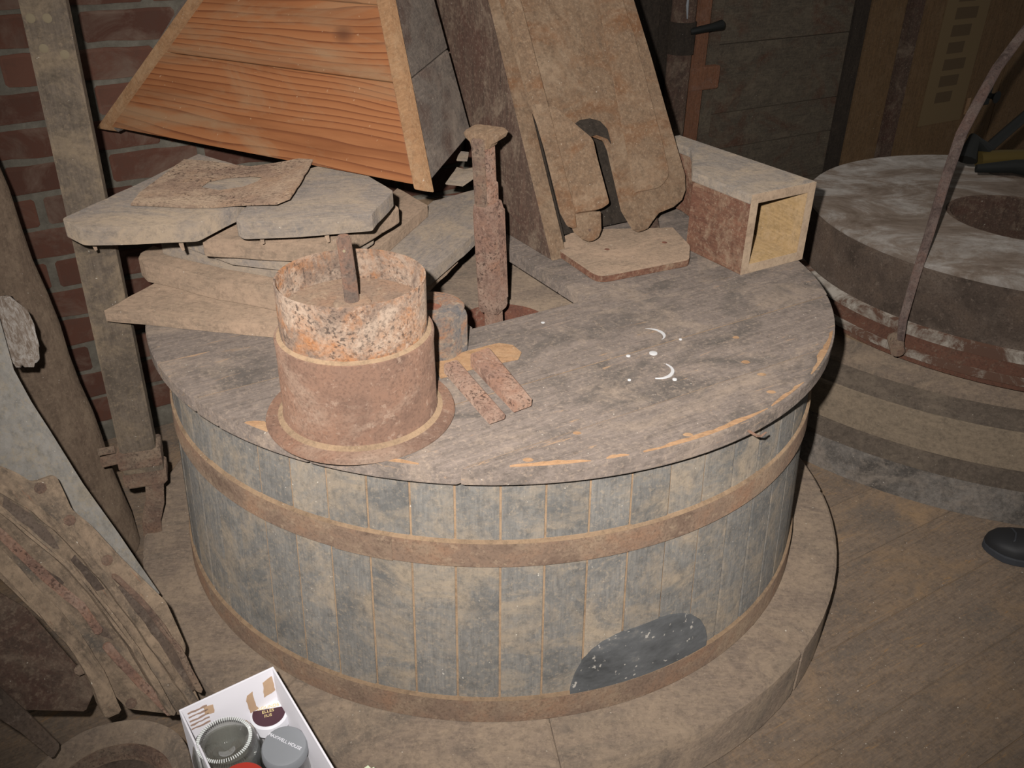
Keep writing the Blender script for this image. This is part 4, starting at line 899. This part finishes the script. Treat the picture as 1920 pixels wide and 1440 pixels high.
tag(gp, 'tiny pale green paper scrap on the curb at the bottom edge', 'paper scrap')

# ------------------------------------------------------------------ second millstone on the right
QX, QY = 1.584, 0.729
MQ = Matrix.Translation((QX, QY, 0))
mst = thing('bare_millstone', 'uncovered plaster-smeared millstone on the right, iron-banded', 'millstone', (QX, QY, 0.34))
ex, ey = 1.548-QX, 0.691-QY
circ = [(0.63*math.cos(2*PI*i/90), 0.63*math.sin(2*PI*i/90)) for i in range(90)]
hole = [(ex+0.21*math.cos(2*PI*i/40), ey+0.21*math.sin(2*PI*i/40)) for i in range(40)]
finish('stone_disc', prism_bm(circ, 0.565, 0.575, 0.004, hole), 'stone', mst, MQ)
bm = prism_bm(circ, 0.35, 0.5645, 0.0, hole); o = finish('stone_drum', bm, 'stoneband', mst, MQ); shade(o, 30)
lathe('eye_wall', [(0.209, 0.36), (0.209, 0.574), (0.200, 0.572), (0.200, 0.36), (0.209, 0.36)], 'trunk', mst, MQ @ Matrix.Translation((ex, ey, 0)), seg=40)
lathe('eye_floor', [(0, 0.45), (0, 0.47), (0.2085, 0.47), (0.2085, 0.45), (0, 0.45)], 'trunk', mst, MQ @ Matrix.Translation((ex, ey, 0)), seg=40)
e2x, e2y = (1.735, 1.1491)
lathe('lifting_socket', [(0, 0.574), (0, 0.5765), (0.075, 0.5765), (0.078, 0.574)], 'stoneband', mst, Matrix.Translation((e2x, e2y, 0)), seg=32)
lathe('white_band', [(0.632, 0.386), (0.650, 0.386), (0.650, 0.404), (0.646, 0.412), (0.632, 0.414), (0.632, 0.386)], 'band', mst, MQ, seg=100)
ring = thing('iron_tray_ring', 'red oxide iron ring with a flaking white lip under the bare millstone', 'ring', (QX, QY, 0.33))
lathe('ring_plate', [(0.60, 0.325), (0.672, 0.325), (0.668, 0.349), (0.640, 0.3855), (0.632, 0.3855), (0.632, 0.349), (0.60, 0.349), (0.60, 0.325)], 'ringred', ring, MQ, seg=100)
lathe('white_lip', [(0.673, 0.346), (0.690, 0.346), (0.692, 0.357), (0.684, 0.364), (0.673, 0.362), (0.673, 0.346)], 'band', ring, MQ, seg=100, wob=0.004)
CX2, CY2 = 1.630, 0.985
MQ2 = Matrix.Translation((CX2, CY2, 0))
cas = thing('stone_casing', 'broad stepped round wooden casing under the right-hand millstone', 'casing', (CX2, CY2, 0))
lathe('sloping_top', [(0.55, 0.262), (0.905, 0.262), (0.90, 0.272), (0.80, 0.300), (0.55, 0.3245), (0.55, 0.262)], 'curb', cas, MQ2, seg=110)
lathe('dust_line', [(0.795, 0.3015), (0.815, 0.2965), (0.806, 0.3035), (0.795, 0.3055), (0.795, 0.3015)], 'joint', cas, MQ2, seg=110, wob=0.006)
lathe('dark_step', [(0.55, 0.235), (0.972, 0.235), (0.968, 0.245), (0.912, 0.2615), (0.55, 0.2615), (0.55, 0.235)], 'curbdark', cas, MQ2, seg=110)
lathe('upper_ring', [(0.55, 0.13), (0.984, 0.13), (0.986, 0.230), (0.982, 0.2345), (0.55, 0.2345), (0.55, 0.13)], 'curb2', cas, MQ2, seg=110)
lathe('middle_step', [(0.55, 0.095), (1.024, 0.095), (1.024, 0.106), (0.995, 0.1295), (0.55, 0.1295), (0.55, 0.095)], 'curbdark', cas, MQ2, seg=110)
lathe('lower_ring', [(0.55, 0.0), (1.030, 0.0), (1.024, 0.05), (1.012, 0.0945), (0.55, 0.0945), (0.55, 0.0)], 'curb3', cas, MQ2, seg=110, wob=0.004)
BP = [(1.0404, 0.2375, 0.4002), (1.0495, 0.2692, 0.4453), (1.0711, 0.3049, 0.5481), (1.1062, 0.3584, 0.6423), (1.1518, 0.4352, 0.7571), (1.2045, 0.5156, 0.8586), (1.2538, 0.5662, 0.9283), (1.3049, 0.6171, 0.9986), (1.362, 0.6613, 1.0575), (1.4446, 0.7193, 1.1415)]
bail = thing('lifting_bail', 'long curved rusty iron bail leaning across the bare millstone', 'bail', BP[0])
tube('bail_bar', BP, [0.014, 0.017, 0.018, 0.019, 0.021, 0.023, 0.023, 0.022, 0.021, 0.021], 'bail', bail, seg=14, flat=0.6)
tube('bail_pin', [Vector(BP[0])+Vector((0.0, 0.03, -0.005)), Vector(BP[0])+Vector((-0.01, -0.02, -0.02))], [0.02, 0.017], 'iron', bail, seg=12)
lamp = thing('clamp_arm', 'black metal clamp arm with a brassy tube on the far edge of the bare millstone', 'clamp', (*(1.724, 1.2014), 0.578))
tube('brass_tube', [(1.4473, 0.8346, 0.7014), (1.5189, 0.8357, 0.7064), (1.6461, 0.8342, 0.7092)], 0.026, 'brass', lamp)
tube('black_arm', [(1.4792, 0.8684, 0.7212), (1.5816, 0.9568, 0.7587), (1.759, 1.1056, 0.824)], 0.016, 'black', lamp)
tube('black_clamp', [(1.4, 0.8156, 0.7064), (1.422, 0.8452, 0.7586), (1.4711, 0.8485, 0.7265)], [0.03, 0.02, 0.02], 'black', lamp)
tube('black_foot', [(1.4064, 0.7633, 0.6962), (1.5152, 0.7644, 0.7028), (1.6085, 0.7581, 0.6958)], [0.012, 0.02, 0.03], 'black', lamp, flat=0.6)

# ------------------------------------------------------------------ shoe on the floor at the right edge
shoe = thing('shoe', 'black lace-up shoe on the floor at the right edge', 'shoe', (1.36, -0.12, 0))
MSh = fr((1.205, -0.088, 0.0), (1, -0.36, 0), z=(0, 0, 1))
def shoe_sec(x):       # half width, centre y
    L = 0.29; f = x/L
    wd = 0.052*min(1, math.sqrt(max(0.0, f/0.16)))*(1 - 0.28*max(0, math.sin(PI*min(1, max(0, (f-0.30)/0.55))))) 
    if f > 0.85: wd *= math.sqrt(max(0.02, (1-f)/0.15))
    return max(wd, 0.004)
def outline(k): 
    xs = [0.0, 0.003, 0.010, 0.022, 0.04, 0.065, 0.095, 0.13, 0.17, 0.21, 0.245, 0.27, 0.284, 0.29]
    a = [(x, -shoe_sec(x)*k) for x in xs]; b = [(x, shoe_sec(x)*k) for x in xs[::-1]]
    return a+b
prism('sole', outline(1.06), 0.0, 0.020, 'sole', shoe, MSh, 0.003)
bm = bmesh.new(); rings = []
for x, top in ((0.002, 0.030), (0.010, 0.042), (0.03, 0.052), (0.06, 0.056), (0.09, 0.062), (0.12, 0.078), (0.15, 0.092), (0.19, 0.100), (0.23, 0.100), (0.265, 0.098), (0.286, 0.085)):
    wd = shoe_sec(x); ring_ = []
    for i in range(13):
        a = PI*i/12; ring_.append(bm.verts.new((x, -wd*math.cos(a)*(1 if top < 0.07 else 1-0.25*math.sin(a)), 0.0205 + (top-0.0205)*math.sin(a)**0.7)))
    rings.append(ring_)
for A, Bq in zip(rings[:-1], rings[1:]):
    for i in range(12): bm.faces.new((A[i], A[i+1], Bq[i+1], Bq[i]))
    bm.faces.new((A[0], Bq[0], Bq[12], A[12]))
bm.faces.new(rings[0]); bm.faces.new(rings[-1])
o = finish('upper', bm, 'shoe', shoe, MSh); shade(o, 60)
tube('toe_seam', [MSh @ Vector(q) for q in ((0.045, -0.038, 0.036), (0.058, -0.022, 0.054), (0.062, 0.0, 0.058), (0.058, 0.022, 0.054), (0.045, 0.038, 0.036))], 0.002, 'sole', shoe, seg=6)
for i in range(4):
    x = 0.10 + i*0.022; zt_ = 0.068 + i*0.008
    tube('lace', [MSh @ Vector(q) for q in ((x, -0.022, zt_-0.004), (x+0.005, 0, zt_+0.006), (x, 0.022, zt_-0.004))], 0.0028, 'sole', shoe, seg=6)
